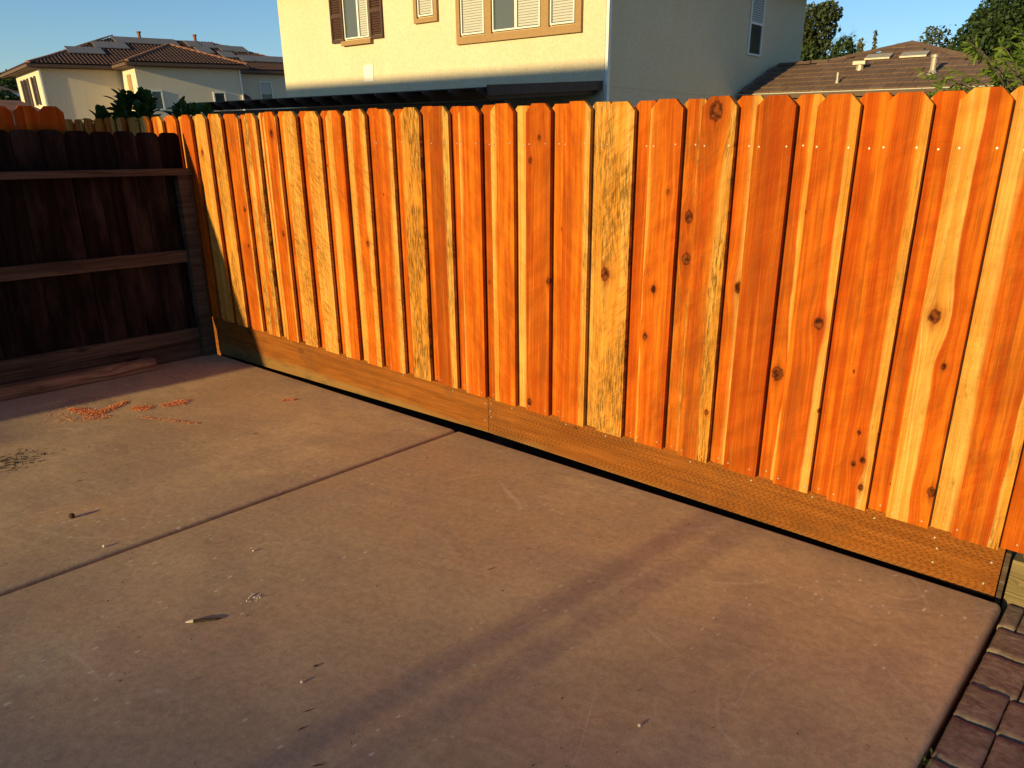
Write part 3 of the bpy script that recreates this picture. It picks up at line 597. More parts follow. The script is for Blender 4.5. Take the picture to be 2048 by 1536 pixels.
swn = sw.build('window', M['dglass'], NH)
f = MB(); f.box(NX1 + .002, NX1 + .03, 14.22, 14.27, 3.36, 4.85); f.box(NX1 + .002, NX1 + .03, 14.80, 14.85, 3.36, 4.85); f.box(NX1 + .002, NX1 + .03, 14.27, 14.80, 3.36, 3.40); f.box(NX1 + .01, NX1 + .032, 14.27, 14.80, 3.98, 4.03)
f.build('frame', M['white'], swn)
b = MB(); z = 4.04
while z < 4.8: b.add([(NX1 + .022, 14.275, z), (NX1 + .022, 14.795, z), (NX1 + .012, 14.795, z + .04), (NX1 + .012, 14.275, z + .04)], [(0, 1, 2, 3)]); z += .046
b.build('blind', M['blind'], swn)
box('stucco_joint', NX1 + .001, NX1 + .009, 9.12, 17.0, 2.452, 2.466, M['grey'], NH)
dp = box('downspout', NX1 + .002, NX1 + .062, 9.01, 9.085, gz, 4.78, M['white'], NH)

# pergola in front of that house
PG = thing('pergola', (-11, 7.2, gz), 'dark brown patio cover with scalloped rafter tails below the cream house', 'pergola')
box('beam', -18.1, -8.45, 6.62, 6.73, 2.02, 2.12, M['pergola'], PG)
part('roof_sheet', [(-18.2, 6.16, 2.275), (-8.36, 6.16, 2.275), (-8.36, 8.99, 2.50), (-18.2, 8.99, 2.50), (-18.2, 6.16, 2.29), (-8.36, 6.16, 2.29), (-8.36, 8.99, 2.515), (-18.2, 8.99, 2.515)], BF, M['pergola'], PG)
part('fascia', [(-8.358, 6.13, 2.165), (-8.318, 6.13, 2.165), (-8.318, 8.985, 2.385), (-8.358, 8.985, 2.385), (-8.358, 6.13, 2.315), (-8.318, 6.13, 2.315), (-8.318, 8.985, 2.535), (-8.358, 8.985, 2.535)], BF, M['pergola'], PG)
prof = [(6.02, 2.275), (6.02, 2.235), (6.07, 2.20), (6.16, 2.185), (6.20, 2.145), (6.28, 2.122), (8.98, 2.325), (8.98, 2.495), (6.05, 2.272)]
x = -8.46
while x > -18.2:
    n = len(prof); V = [(x - .022, a, b - .004) for a, b in prof] + [(x + .022, a, b - .004) for a, b in prof]
    part('rafter', V, [tuple(range(n)), tuple(range(2 * n - 1, n - 1, -1))] + [(i, i + n, (i + 1) % n + n, (i + 1) % n) for i in range(n)], M['pergola'], PG); x -= .62
for x in (-17.6, -11.5, -8.60): box('post', x - .07, x + .07, 6.61, 6.74, gz, 2.018, M['pergola'], PG)

# ------------------------------------------------------------------ single-storey house at right
RH = thing('bungalow', (-5, 17, gz), 'low house with brown flat-tile hip roof and roof vents behind the fence', 'house')
box('wall', -7.75, 1.2, 14.35, 22, gz, 2.60, M['grey'], RH)
mR = .4; y0R, z0R = 13.9, 2.54
def rp(x, y, d=0.0): return (x, y, z0R + mR * (y - y0R) + d)
OUT = [(-8.17, 13.9), (-8.15, 15.56), (-6.97, 15.63), (-5.53, 16.53), (-3.5, 14.99), (-2.06, 13.9)]
top = [rp(*q, -.03) for q in OUT]; bot = [(a, b, z0R - .16) for a, b in OUT]
bk = [(-8.15, 18.0, 2.5), (-2.0, 20.0, 2.5)]
V = top + [(-8.17, 13.9, z0R - .17), (-2.06, 13.9, z0R - .17), (-8.17, 19.5, z0R - .17), (-2.06, 19.5, z0R - .17), (-5.53, 17.5, top[3][2] - .05)]
Fs = [(0, 5, 4, 3, 2, 1), (0, 6, 7, 5), (6, 8, 9, 7), (0, 1, 8, 6), (1, 2, 8), (2, 3, 10, 8), (3, 4, 9, 10), (4, 5, 7, 9), (8, 10, 9)]
rroof = part('roof', V, Fs, M['fascia'], RH)
box('gutter', -8.2, -2.0, 13.80, 13.895, z0R - .12, z0R - .030, M['fascia'], rroof); box('drip_edge', -8.2, -2.0, 13.79, 13.893, z0R - .028, z0R - .012, M['blind'], rroof)
def inside(x, y, poly):
    c = False; n = len(poly)
    for i in range(n):
        (x1, y1), (x2, y2) = poly[i], poly[(i + 1) % n]
        if (y1 > y) != (y2 > y) and x < (x2 - x1) * (y - y1) / (y2 - y1) + x1: c = not c
    return c
tl = .35; tw = .30; ca = 1 / math.sqrt(1 + mR * mR)
tme = mesh('roof_tile', boxv(-tw / 2 + .003, tw / 2 - .003, 0, tl, 0, .030), BF, M['tile'])
pitch = math.atan(mR); j = 0; yv = y0R - .05
while yv < 16.6:
    x = -8.25 + (.15 if j % 2 else 0)
    while x < -1.9:
        if inside(x, yv + .13, OUT) and inside(x, yv + .2, [(a, b + .02) for a, b in OUT]):
            link('roof_tile', tme, RH, rp(x, yv, .012 + random.uniform(0, .006)), (pitch - .055 + random.uniform(-.008, .008), random.uniform(-.008, .008), 0))
        x += tw
    yv += .265; j += 1
# hip and ridge caps
cme = mesh('ridge_tile', [(0, -.10, -.035), (0, 0, .035), (0, .10, -.035), (.36, -.085, -.05), (.36, 0, .02), (.36, .085, -.05)], [(0, 1, 4, 3), (1, 2, 5, 4), (0, 2, 1), (3, 4, 5)], M['tile'])
for a, b in (((-8.17, 13.9), (-8.15, 15.56)), ((-8.15, 15.56), (-6.97, 15.63)), ((-6.97, 15.63), (-5.53, 16.53)), ((-2.06, 13.9), (-3.5, 14.99)), ((-3.5, 14.99), (-5.53, 16.53))):
    A, B = Vector(rp(*a, .04)), Vector(rp(*b, .04)); d = B - A; nn = max(1, int(d.length / .31))
    for i in range(nn):
        q = A + d * (i / nn); link('ridge_tile', cme, RH, q, (0, -math.asin(d.z / d.length) - .03, math.atan2(d.y, d.x)))
def pipe(x, y, r, h, name, cap):
    v = MB(); b = Vector(rp(x, y)); v.tube([b - Vector((0, 0, .05)), b + Vector((0, 0, h))], [r, r], 10)
    v.tube([b + Vector((0, 0, .0)), b + Vector((0, 0, .10))], [r * 1.9, r * 1.15], 10)
    if cap: v.tube([b + Vector((0, 0, h)), b + Vector((0, 0, h + .05))], [r * 1.35, r * 1.35], 10)
    v.build(name, M['metal'], rroof)
pipe(-6.18, 14.21, .025, .24, 'vent_pipe', False); pipe(-4.43, 14.52, .055, .32, 'flue', True)
v = MB(); b = Vector(rp(-6.03, 14.98)); v.tube([b - Vector((0, 0, .05)), b + Vector((0, 0, .12))], [.09, .075], 10); v.box(b.x - .13, b.x + .13, b.y - .10, b.y + .10, b.z + .12, b.z + .19)
v.build('roof_vent', M['metal'], rroof)
for xa, xb in ((-6.15, -5.62), (-5.42, -4.88)):
    a = rp(xa, 15.50, .05); c = rp(xb, 15.72, .06); v = MB()
    v.add([(xa, 15.48, a[2]), (xb, 15.48, a[2]), (xb, 15.70, c[2]), (xa, 15.70, c[2]), (xa, 15.48, a[2] + .03), (xb, 15.48, a[2] + .03), (xb, 15.70, c[2] + .03), (xa, 15.70, c[2] + .03)], BF); v.build('skylight', M['metal'], rroof)

# ------------------------------------------------------------------ two-storey house at left, with solar panels
TH, RL = math.radians(9), math.radians(1.7)
u0 = Vector((math.sin(TH), math.cos(TH), 0)); wv_ = Vector((-math.cos(TH), math.sin(TH), 0)); U = u0 * math.cos(RL) + Vector((0, 0, 1)) * math.sin(RL); Zv = -u0 * math.sin(RL) + Vector((0, 0, 1)) * math.cos(RL)
LH = thing('solar_house', (0, 0, 0), 'beige two-storey house with solar panels on its brown barrel-tile roof', 'house')
mm = Matrix((U, wv_, Zv)).transposed().to_4x4(); mm.translation = (-47.6, 12.9, 0); LH.matrix_world = mm; LH.matrix_basis = mm
BASE[LH.name] = (0, 0, 0)
box('wall', 0, 15.5, 0, 7.6, -1, 5.06, M['grey'], LH)
box('wing_wall', 3.88, 9.22, -3.0, -.004, -1, 5.08, M['grey'], LH)
mL = .36
def barrel(poly, eave, dirv, name, parent, mat):
    """poly: roof outline in (U,W); eave: point (U,W,z) on the eave line; dirv: unit (U,W) uphill"""
    du, dw = dirv; au, aw = -dw, du      # along-eave axis
    b = MB(); cw = .20; rows_ = .27; P = [((q[0] - eave[0]) * au + (q[1] - eave[1]) * aw, (q[0] - eave[0]) * du + (q[1] - eave[1]) * dw) for q in poly]
    s0, s1 = min(q[0] for q in P), max(q[0] for q in P); t1 = max(q[1] for q in P)
    arc = [(0, .0), (.03, .040), (.07, .055), (.11, .040), (.14, .0), (.20, -.004)]
    t = 0.0
    while t < t1:
        s = s0
        while s < s1:
            if inside(s + cw / 2, t + rows_ * .5, P):
                V = []
                for tt, dz in ((t - .02, .035), (t + rows_, .0)):
                    for a, h in arc:
                        uu = eave[0] + (s + a) * au + tt * du; ww = eave[1] + (s + a) * aw + tt * dw
                        V.append((uu, ww, eave[2] + mL * tt + h + dz + .02))
                b.add(V, [(i, i + 1, i + 7, i + 6) for i in range(5)] + [(0, 1, 2, 3, 4)])
            s += cw
        t += rows_
    return tag(b.build(name, mat, parent), kind='stuff')
EZ = 5.10
ap1, ap2 = (4.93, 4.65, 6.86), (10.6, 4.65, 6.86)
e = [(-.42, -.42), (15.9, -.42), (15.9, 9.7), (-.42, 9.7)]
hz = lambda q: (q[0], q[1], EZ)
V = [hz(q) for q in e] + [ap1, ap2] + [(a, b, EZ - .2) for a, b in e]
main = part('roof', V, [(0, 1, 5, 4), (1, 2, 5), (2, 3, 4, 5), (3, 0, 4), (9, 8, 7, 6), (0, 6, 7, 1), (1, 7, 8, 2), (2, 8, 9, 3), (3, 9, 6, 0)], M['fascia'], LH)
wvx = [(3.48, -3.42), (9.62, -3.42), (9.62, 2.0), (3.48, 2.0)]; wz = 5.12; apx = (6.55, -.35, wz + mL * 3.07)
V = [(a, b, wz) for a, b in wvx] + [apx, (6.55, 3.2, apx[2])] + [(a, b, wz - .2) for a, b in wvx]
wing = part('wing_roof', V, [(0, 1, 4), (1, 2, 5, 4), (2, 3, 5), (3, 0, 4, 5), (9, 8, 7, 6), (0, 6, 7, 1), (1, 7, 8, 2), (2, 8, 9, 3), (3, 9, 6, 0)], M['fascia'], LH)
barrel([e[0], e[1], ap2[:2], ap1[:2]], (-.42, -.42, EZ), (0, 1), 'barrel_tiles', main, M['barrel'])
barrel([e[0], e[3], ap1[:2]], (-.42, 0, EZ), (1, 0), 'barrel_tiles', main, M['barrel'])
barrel([wvx[0], wvx[1], apx[:2]], (3.48, -3.42, wz), (0, 1), 'barrel_tiles', wing, M['barrel'])
barrel([wvx[0], (3.48, 2), (6.55, 3.0), apx[:2]], (3.48, 0, wz), (1, 0), 'barrel_tiles', wing, M['barrel'])
hc = mesh('ridge_tile', [(0, -.12, -.03), (0, -.06, .07), (0, .06, .07), (0, .12, -.03), (.40, -.10, -.05), (.40, -.05, .045), (.40, .05, .045), (.40, .10, -.05)], [(0, 1, 5, 4), (1, 2, 6, 5), (2, 3, 7, 6), (0, 3, 2, 1), (4, 5, 6, 7)], M['ridge'])
for par, a, b in ((main, (-.42, -.42, EZ), ap1), (main, ap2, ap1), (main, (15.9, -.42, EZ), ap2), (wing, (3.48, -3.42, wz), apx), (wing, (9.62, -3.42, wz), apx)):
    A, B = Vector(a), Vector(b); d = B - A; nn = int(d.length / .36)
    for i in range(nn): link('ridge_tile', hc, par, A + d * (i / nn) + Vector((0, 0, .06)), (0, -math.asin(d.z / d.length) - .03, math.atan2(d.y, d.x)))
GT = [(-.5, 3.5, -.52, -.43), (9.64, 15.9, -.52, -.43)]
for a, b, c, d in GT: box('gutter', a, b, c, d, EZ - .16, EZ - .02, M['fascia'], main)
box('gutter', 3.42, 9.70, -3.52, -3.43, wz - .16, wz - .02, M['fascia'], wing); box('gutter', -.52, -.43, -.42, 9.6, EZ - .16, EZ - .02, M['fascia'], main); box('gutter', 3.38, 3.47, -3.42, -.56, wz - .16, wz - .02, M['fascia'], wing)
pz = lambda w_: EZ + mL * (w_ + .42) + .16
def panel(u, w0, wd=.87, ln=1.08):
    pm = [(u, w0, pz(w0)), (u + wd, w0, pz(w0)), (u + wd, w0 + ln, pz(w0 + ln)), (u, w0 + ln, pz(w0 + ln))]
    part('solar_panel', [(a, b, c - .04) for a, b, c in pm] + pm, BF, M['solar'], main)
for u, w0 in ((1.84, 1.1), (2.74, 1.1), (3.42, 2.25), (4.32, 2.25), (4.78, 3.40), (5.66, 3.40), (6.54, 3.40), (7.42, 3.40), (8.80, 3.28), (9.56, 3.18), (10.5, 2.70), (11.30, 2.60), (9.0, 2.1), (11.04, .80), (11.70, .80), (12.54, .80), (13.42, .80), (10.1, 1.4)): panel(u, w0)
for u in (6.4, 9.61):
    v = MB(); v.tube([(u, 4.6, 6.8), (u, 4.6, 7.28)], [.09, .09], 8); v.tube([(u, 4.6, 7.28), (u, 4.6, 7.36)], [.13, .13], 8); v.build('vent_pipe', M['ridge'], main)
def lwin(name, u0_, u1_, z0_, z1_, W_, trim=True):
    wn = box('window', u0_, u1_, W_ - .03, W_ - .01, z0_, z1_, M['dglass'], LH); f = MB(); t = .07
    for a in ((u0_ - t, u0_, z0_ - t, z1_ + t), (u1_, u1_ + t, z0_ - t, z1_ + t), (u0_, u1_, z0_ - t, z0_), (u0_, u1_, z1_, z1_ + t)): f.box(a[0], a[1], W_ - .06, W_ - .002, a[2], a[3])
    f.build('frame', M['white'], wn); return wn
lwin('w', 4.50, 4.95, 2.9, 3.74, -3.0); lwin('w', 7.72, 8.25, 2.9, 3.70, -3.0)
wn = lwin('w', 11.52, 12.18, 3.2, 4.45, 0.0); box('blind', 11.54, 12.16, -.036, -.031, 3.8, 4.43, M['blind'], wn)
for W0 in (1.5, 3.9, 5.0):
    wn = box('window', -.03, -.01, W0, W0 + .62, 3.25, 4.55, M['dglass'], LH)
    for a in (W0 - .42, W0 + .63): box('shutter', -.06, -.002, a, a + .40, 3.2, 4.6, M['shutter'], LH)
box('window', 3.85, 3.877, -2.0, -1.25, 3.4, 4.62, M['trim'], LH)
for a in ((.02, .10, -.09, -.005), (9.23, 9.31, -3.09, -3.005)): box('downspout', *a, -1, 4.95, M['white'], LH)
part('porch_roof', [(9.6, -1.2, 3.45), (10.45, -1.2, 3.45), (10.45, -.01, 3.72), (9.6, -.01, 3.72), (9.6, -1.2, 3.60), (10.35, -1.15, 3.62), (10.3, -.01, 3.92), (9.6, -.01, 3.92)], BF, M['barrel'], LH)

# small hip roof and far house at the left edge
FH = thing('far_house', (-71, 22, gz), 'distant tan house with grey-brown roof at the left edge of view', 'house')
box('wall', -78, -69.6, 12, 18.2, gz, 4.55, M['cream'], FH)
part('roof', [(-69.0, 11, 4.5), (-69.0, 18.75, 4.5), (-79, 18.75, 4.5), (-79, 11, 4.5), (-73.5, 13, 6.0), (-73.5, 16.2, 6.0)], [(0, 1, 5, 4), (1, 2, 5), (2, 3, 4, 5), (3, 0, 4), (3, 2, 1, 0)], M['tile'], FH)
box('gutter', -68.98, -68.88, 11, 18.8, 4.42, 4.62, M['white'], FH)
SH = thing('tiled_shed', (-31, 6.3, gz), 'small shed with sunlit terracotta roof peeking over the taller fence', 'shed')
box('wall', -33, -30.6, 5.6, 6.9, gz, 2.38, M['grey'], SH)
shr = part('roof', [(-30.3, 5.4, 2.36), (-30.3, 7.15, 2.36), (-33.3, 7.15, 2.36), (-33.3, 5.4, 2.36), (-31.2, 6.2, 2.70), (-31.2, 6.75, 2.70)], [(0, 1, 5, 4), (1, 2, 5), (2, 3, 4, 5), (3, 0, 4), (3, 2, 1, 0)], M['ridge'], SH)

# ------------------------------------------------------------------ unseen off-frame buildings and poles added to shade this yard
OH = thing('next_door_shade_house', (-14.8, -16, gz), 'unseen cream two-storey house next door, added to shade the far fence and wall', 'house')  # unseen house added so its shade falls on far fence and wall
box('wall', -22, -7.9, -20, -12.4, gz, 5.6, M['cream'], OH)
part('roof', [(-22.4, -20.5, 5.55), (-7.6, -20.5, 5.55), (-7.6, -12, 5.55), (-22.4, -12, 5.55), (-22.4, -16.2, 7.85), (-7.6, -16.2, 7.85)], [(0, 1, 5, 4), (2, 3, 4, 5), (1, 2, 5), (3, 0, 4), (3, 2, 1, 0)], M['fascia'], OH)
BH = thing('rear_shade_house', (10, -50, gz), 'unseen long two-storey house added at the rear, ridge shaped to dim the near slab', 'house')  # unseen house added; sloping ridge shaped to shade the near slab
box('wall', -21.5, 24, -54, -46.5, gz, 6.0, M['cream'], BH)
part('roof', [(-22, -54.5, 5.95), (24.5, -54.5, 5.95), (24.5, -46, 5.95), (-22, -46, 5.95), (-1.5, -50.2, 10.24), (20, -50.2, 10.24), (-11.5, -50.2, 8.64)], [(0, 1, 5, 4, 6), (2, 3, 6, 4, 5), (1, 2, 5), (3, 0, 6), (3, 2, 1, 0)], M['fascia'], BH)
SD = thing('shade_shed', (-6.6, -15, gz), 'unseen brown shed added beside the dark fence, roof sloped to widen its shade', 'shed')  # unseen caster added for the wider shade at the slab's left
part('wall', [(-7.3, -17.2, gz), (-5.62, -17.2, gz), (-5.62, -11.3, gz), (-7.3, -11.3, gz), (-7.3, -17.2, 2.95), (-5.62, -17.2, 2.95), (-5.62, -11.3, 1.78), (-7.3, -11.3, 1.78)], BF, M['post'], SD)
part('roof', [(-7.4, -17.3, 2.975), (-5.52, -17.3, 2.975), (-5.52, -11.2, 1.77), (-7.4, -11.2, 1.77), (-7.4, -17.3, 3.015), (-5.52, -17.3, 3.015), (-5.52, -11.2, 1.81), (-7.4, -11.2, 1.81)], BF, M['fascia'], SD)
for i, (x, y, r, h) in enumerate(((-2.03, -14.5, .034, 2.90), (-1.90, -14.9, .024, 2.98))):  # unseen poles added for two soft shadow streaks on the slab
    v = MB(); v.tube([(x, y, zs(x)), (x + .01, y, h)], [r, r * .8], 10)
    tag(v.build('shade_pole', M['post']), ('thicker' if i == 0 else 'thinner') + ' unseen round wooden pole added to cast a soft streak on the patio', 'pole', 'unseen shade poles')

# ------------------------------------------------------------------ plants
def leaves(blobs, n, size, aspect=1.6, droop=0.0):
    """leaf-sized quads scattered in a shell of several lumpy blobs"""
    C = np.array([b[:3] for b in blobs]); Rr = np.array([b[3:6] for b in blobs]); wgt = Rr.prod(1) ** (2 / 3); wgt /= wgt.sum()
    idx = RNG.choice(len(blobs), n, p=wgt); d = RNG.normal(size=(n, 3)); d /= np.linalg.norm(d, axis=1)[:, None]
    rad = 1 - 0.55 * RNG.random(n) ** 1.8; P = C[idx] + d * Rr[idx] * rad[:, None]
    # clump towards random twig tips
    tips = P[RNG.choice(n, max(8, n // 14))]; t = tips[RNG.choice(len(tips), n)]; near = np.linalg.norm(P - t, axis=1) < Rr.mean() * .9
    P[near] = P[near] * .45 + t[near] * .55 + RNG.normal(size=(near.sum(), 3)) * size * 1.5
    a = RNG.normal(size=(n, 3)); a[:, 2] -= droop; a /= np.linalg.norm(a, axis=1)[:, None]; nrm = RNG.normal(size=(n, 3)) + d * .8; b = np.cross(a, nrm); b /= np.linalg.norm(b, axis=1)[:, None] + 1e-9
    s = size * RNG.uniform(.6, 1.3, n)[:, None]; L = a * s * aspect; Wd = b * s * .5
    V = np.stack([P - L * .5, P + Wd, P + L * .5, P - Wd], 1).reshape(-1, 3); Fs = np.arange(4 * n).reshape(-1, 4).tolist()
    return V, Fs
def tree(name, base, blobs, n, size, mat, label, h, r, group=None, cat='tree', aspect=1.6):
    t = thing(name, base, label, cat, group); b = Vector(base); tr = MB()
    top_ = Vector((base[0] + .1, base[1], base[2] + h)); tr.tube([b, b.lerp(top_, .5) + Vector((.06, .05, 0)), top_], [r, r * .75, r * .5], 8)
    for q in blobs:
        c = Vector(q[:3]); s = b.lerp(top_, random.uniform(.5, .95)); tr.tube([s, s.lerp(c, .5) + Vector((0, 0, .15)), c, c + Vector((random.uniform(-.5, .5) * q[3], 0, q[5] * .7))], [r * .42, r * .3, r * .16, r * .05], 5)
    tr.build('trunk', M['bark'], t)
    V, Fs = leaves(blobs, n, size, aspect); part('crown', V, Fs, mat, t); return t
gzz = gz
tree('broad_tree', (-3.6, 27, gzz), [(-5.3, 26.6, 4.3, 1.9, 1.6, 1.7), (-3.8, 27, 5.4, 2.0, 1.8, 1.9), (-6.9, 26.8, 3.5, 1.5, 1.2, 1.2), (-6.2, 26.6, 4.5, 1.2, 1.2, 1.1), (-4.6, 26.5, 3.0, 2.2, 1.5, 1.3), (-6.0, 27, 5.2, 1.1, 1.0, 1.0), (-2.2, 27, 4.4, 2.0, 1.8, 2.2), (-5.0, 27, 6.4, 1.0, 1.0, .9)], 60000, .085, M['oak'], 'large dark green tree behind the bungalow roof at right', 3.2, .22)
tree('slender_tree', (-8.0, 27.5, gzz), [(-8.25, 27.5, 4.75, .55, .5, .55), (-7.9, 27.5, 4.0, .6, .6, .7), (-7.2, 27.5, 4.6, .55, .5, .7)], 1500, .085, M['oak2'], 'thin-topped tree showing sky gaps left of the large dark tree', 3.8, .07)
tree('side_tree', (-12.6, 27, gzz), [(-12.5, 27, 5.5, .95, .9, .75), (-12.4, 27, 4.4, 1.05, .9, .8), (-13.3, 27, 5.0, 1.1, 1., 1.0), (-12.0, 26.8, 3.5, .8, .8, .7), (-11.9, 27, 5.9, .5, .5, .4)], 9500, .095, M['oak2'], 'olive green tree half hidden by the cream house corner', 3.6, .14)
tree('dark_bush', (-10.8, 26, gzz), [(-11.4, 26, 3.7, .8, .7, .7), (-10.4, 26, 3.7, .75, .7, .6), (-10.75, 26, 4.5, .38, .4, .5), (-11.7, 26, 3.2, .7, .6, .7), (-9.9, 26, 3.3, .6, .6, .5), (-12.0, 26, 4.2, .45, .5, .6)], 8000, .085, M['oak'], 'dark bushy tree between the cream house and the bungalow roof', 3.0, .10)
bt = thing('bare_tree', (-11.6, 29, gz), 'leafless branching tree against the sky beside the cream house', 'tree'); v = MB()
def branch(p, d, L, r, lev):
    q = p + d * L; v.tube([p, p.lerp(q, .5) + Vector((random.uniform(-.03, .03), 0, .02)) * L, q], [r, r * .8, r * .6], 4, False)
    if lev > 0:
        for _ in range(3 if lev > 1 else 4):
            s = p.lerp(q, random.uniform(.45, 1.0)); nd = (d + Vector((random.uniform(-.5, .75), random.uniform(-.4, .4), random.uniform(-.15, .35)))).normalized(); branch(s, nd, L * random.uniform(.5, .72), r * .55, lev - 1)
branch(Vector((-13.3, 29, gz)), Vector((.10, 0, 1)).normalized(), 3.6, .06, 0)
for d in ((.55, 0, 1), (.85, .1, .9), (.25, 0, 1), (1.0, 0, .6)): branch(Vector((-12.95, 29, 3.7)), Vector(d).normalized(), 1.15, .02, 3)
v.build('trunk', M['twig'], bt)
for i, (x, h, lab) in enumerate(((-10.95, 5.05, 'taller of two slim sunlit conifers behind the bungalow ridge'), (-10.45, 5.15, 'thin golden conifer spire nearest the bungalow roof peak'))):
    t = thing('slim_conifer', (x, 28, gz), lab, 'tree'); tr = MB(); tr.tube([(x, 28, gz), (x, 28, h)], [.05, .01], 6); tr.build('trunk', M['bark'], t)
    bl = [(x + random.uniform(-.03, .03), 28, z, .24 * (1 - (z - 2.5) / 3.2) + (.04 if i == 0 else -.02), .2, .3) for z in np.arange(2.6, h, .28)]
    V, Fs = leaves(bl, 900, .07, 2.2); part('crown', V, Fs, M['cyp'], t)
tree('far_bush', (-66, 16.9, gz), [(-66, 15.9, 3.7, 1.2, 1.3, 1.0), (-66, 17.0, 3.3, 1.2, 1.2, .9)], 2600, .20, M['oak'], 'dark shrub in front of the distant tan house', 2.6, .12, cat='shrub')
tree('far_tree', (-84, 24, gz), [(-84, 21.5, 6.0, 2.2, 1.5, 1.0), (-84, 24, 6.2, 1.7, 1.5, .9)], 2000, .26, M['oak'], 'blurry trees rising over the distant grey-brown roof', 4.5, .2)

# peach tree: arching shoots with long narrow leaves
pt = thing('peach_tree', (-.35, 3.1, gz), 'sunlit yellow-green fruit tree with narrow hanging leaves behind the fence', 'tree')
st = MB(); LV = []; LF = []
def narrow_leaf(p, d, L, wd):
    side = d.cross(Vector((random.uniform(-1, 1), random.uniform(-1, 1), random.uniform(-1, 1)))).normalized(); n = side.cross(d); k0 = len(LV)
    a = p + d * L * .33 + n * L * .06; b = p + d * L * .7 + n * L * .02
    LV.extend([p, a + side * wd, a - side * wd, b + side * wd * .8, b - side * wd * .8, p + d * L - n * L * .10]); LF.extend([(k0, k0 + 1, k0 + 2), (k0 + 1, k0 + 3, k0 + 4, k0 + 2), (k0 + 3, k0 + 5, k0 + 4)])
st.tube([(-.35, 3.1, gz), (-.3, 3.12, .7), (-.25, 3.1, 1.2)], [.06, .05, .04], 8)
for i in range(120):
    a = Vector((-.28 + random.uniform(-.1, .1), 3.1 + random.uniform(-.15, .15), 1.15)); tx = random.uniform(-1.2, .9); hh = random.uniform(1.82, 2.56) if tx > -.62 else random.uniform(1.78, 2.14)
    if tx < -.95: hh = random.uniform(1.75, 1.98)
    tip = Vector((tx, 3.1 + random.uniform(-.6, .6), hh)); mid = a.lerp(tip, .55) + Vector((0, 0, .26)); pts = []
    for q in np.linspace(0, 1, 9): pts.append(a * (1 - q) ** 2 + mid * 2 * q * (1 - q) + tip * q * q)
    st.tube(pts, list(np.linspace(.012, .002, 9)), 4, False)
    for _ in range(48):
        q = random.uniform(.40, 1.0); p = a * (1 - q) ** 2 + mid * 2 * q * (1 - q) + tip * q * q; dirn = (tip - mid).normalized()
        d = (dirn * .5 + Vector((random.uniform(-.8, .8), random.uniform(-.8, .8), random.uniform(-.9, .25)))).normalized(); narrow_leaf(p, d, random.uniform(.05, .095), random.uniform(.0055, .009))
st.build('trunk', M['bark'], pt); part('crown', LV, LF, M['peach'], pt)

# broad-leaved shrubs peeking over the fence: every leaf a piece of its own
LW = [(0, 0), (.18, .02), (.40, .045), (.62, .060), (.82, .055), (.95, .03), (1.0, 0)]
V = []; Fs = []
for i, (t, wd) in enumerate(LW): V += [(t * .19, wd * .6, .02 * math.sin(t * 3.1) + wd * .2), (t * .19, 0, .02 * math.sin(t * 3.1)), (t * .19, -wd * .6, .02 * math.sin(t * 3.1) + wd * .2)]
for i in range(len(LW) - 1): Fs += [(3 * i, 3 * i + 3, 3 * i + 4, 3 * i + 1), (3 * i + 1, 3 * i + 4, 3 * i + 5, 3 * i + 2)]
lme = mesh('leaf', V, Fs, M['broad'], True)
def shrub(x, y, ztop, spread, stems, per, label):
    t = thing('broadleaf_shrub', (x, y, gz), label, 'shrub', 'broad-leaved shrubs behind the fence'); s = MB()
    for i in range(stems):
        tx = x + random.uniform(-spread, spread) * .8; tz = ztop - .12 - abs(tx - x) * .45 - random.uniform(0, .10); ty = y + random.uniform(-.2, .2)
        s.tube([(x + (tx - x) * .3, y, gz), (x + (tx - x) * .7, (y + ty) / 2, tz * .6), (tx, ty, tz)], [.02, .014, .007], 5)
        for j in range(per):
            az = j * 2.4 + random.uniform(-.4, .4); el = random.uniform(.1, 1.2) if j > 2 else random.uniform(.9, 1.45); zz = tz - random.uniform(0, .22) * (j / per)
            sc = random.uniform(.8, 1.25); o = link('leaf', lme, t, (tx, ty, zz), (random.uniform(-.5, .5), -el, az)); o.scale = (sc, sc, sc)
    s.build('stem', M['bark'], t)
shrub(-9.68, 1.5, 2.08, .46, 15, 11, 'large glossy broad-leaved shrub above the fence in front of the beige house')
shrub(-8.40, 1.5, 1.95, .24, 6, 10, 'small broad-leaved shrub beside the end of the dark pergola')
shrub(-10.45, 1.5, 1.85, .32, 7, 9, 'low broad-leaved shrub left of the large glossy shrub')
shrub(-11.0, 1.5, 1.83, .12, 3, 7, 'leftmost small leafy sprig above the fence tops')

# ------------------------------------------------------------------ small things on the slab
def flakes(name, pts, n, spread, label):
    b = MB()
    for _ in range(n):
        i = random.random() * (len(pts) - 1); k = min(int(i), len(pts) - 2); f = i - k; sx = pts[k][2] * (1 - f) + pts[k + 1][2] * f
        x = pts[k][0] * (1 - f) + pts[k + 1][0] * f + random.gauss(0, sx); y = pts[k][1] * (1 - f) + pts[k + 1][1] * f + random.gauss(0, sx); L = random.uniform(.0015, .006) * (2.2 if random.random() < .08 else 1); wd = random.uniform(.0007, .002); a = random.uniform(0, 6.28); dx, dy = math.cos(a), math.sin(a); z = zs(x) + .0015 + abs(random.gauss(0, .0022)); t = random.uniform(-.003, .003)
        b.add([(x - dx * L - dy * wd, y - dy * L + dx * wd, z - t), (x + dx * L - dy * wd, y + dy * L + dx * wd, z + t), (x + dx * L + dy * wd, y + dy * L - dx * wd, z + t + .001), (x - dx * L + dy * wd, y - dy * L - dx * wd, z - t + .001)], [(0, 1, 2, 3)])
    tag(b.build(name, M['sawdust']), label, 'sawdust', 'sawdust on the patio', 'stuff')
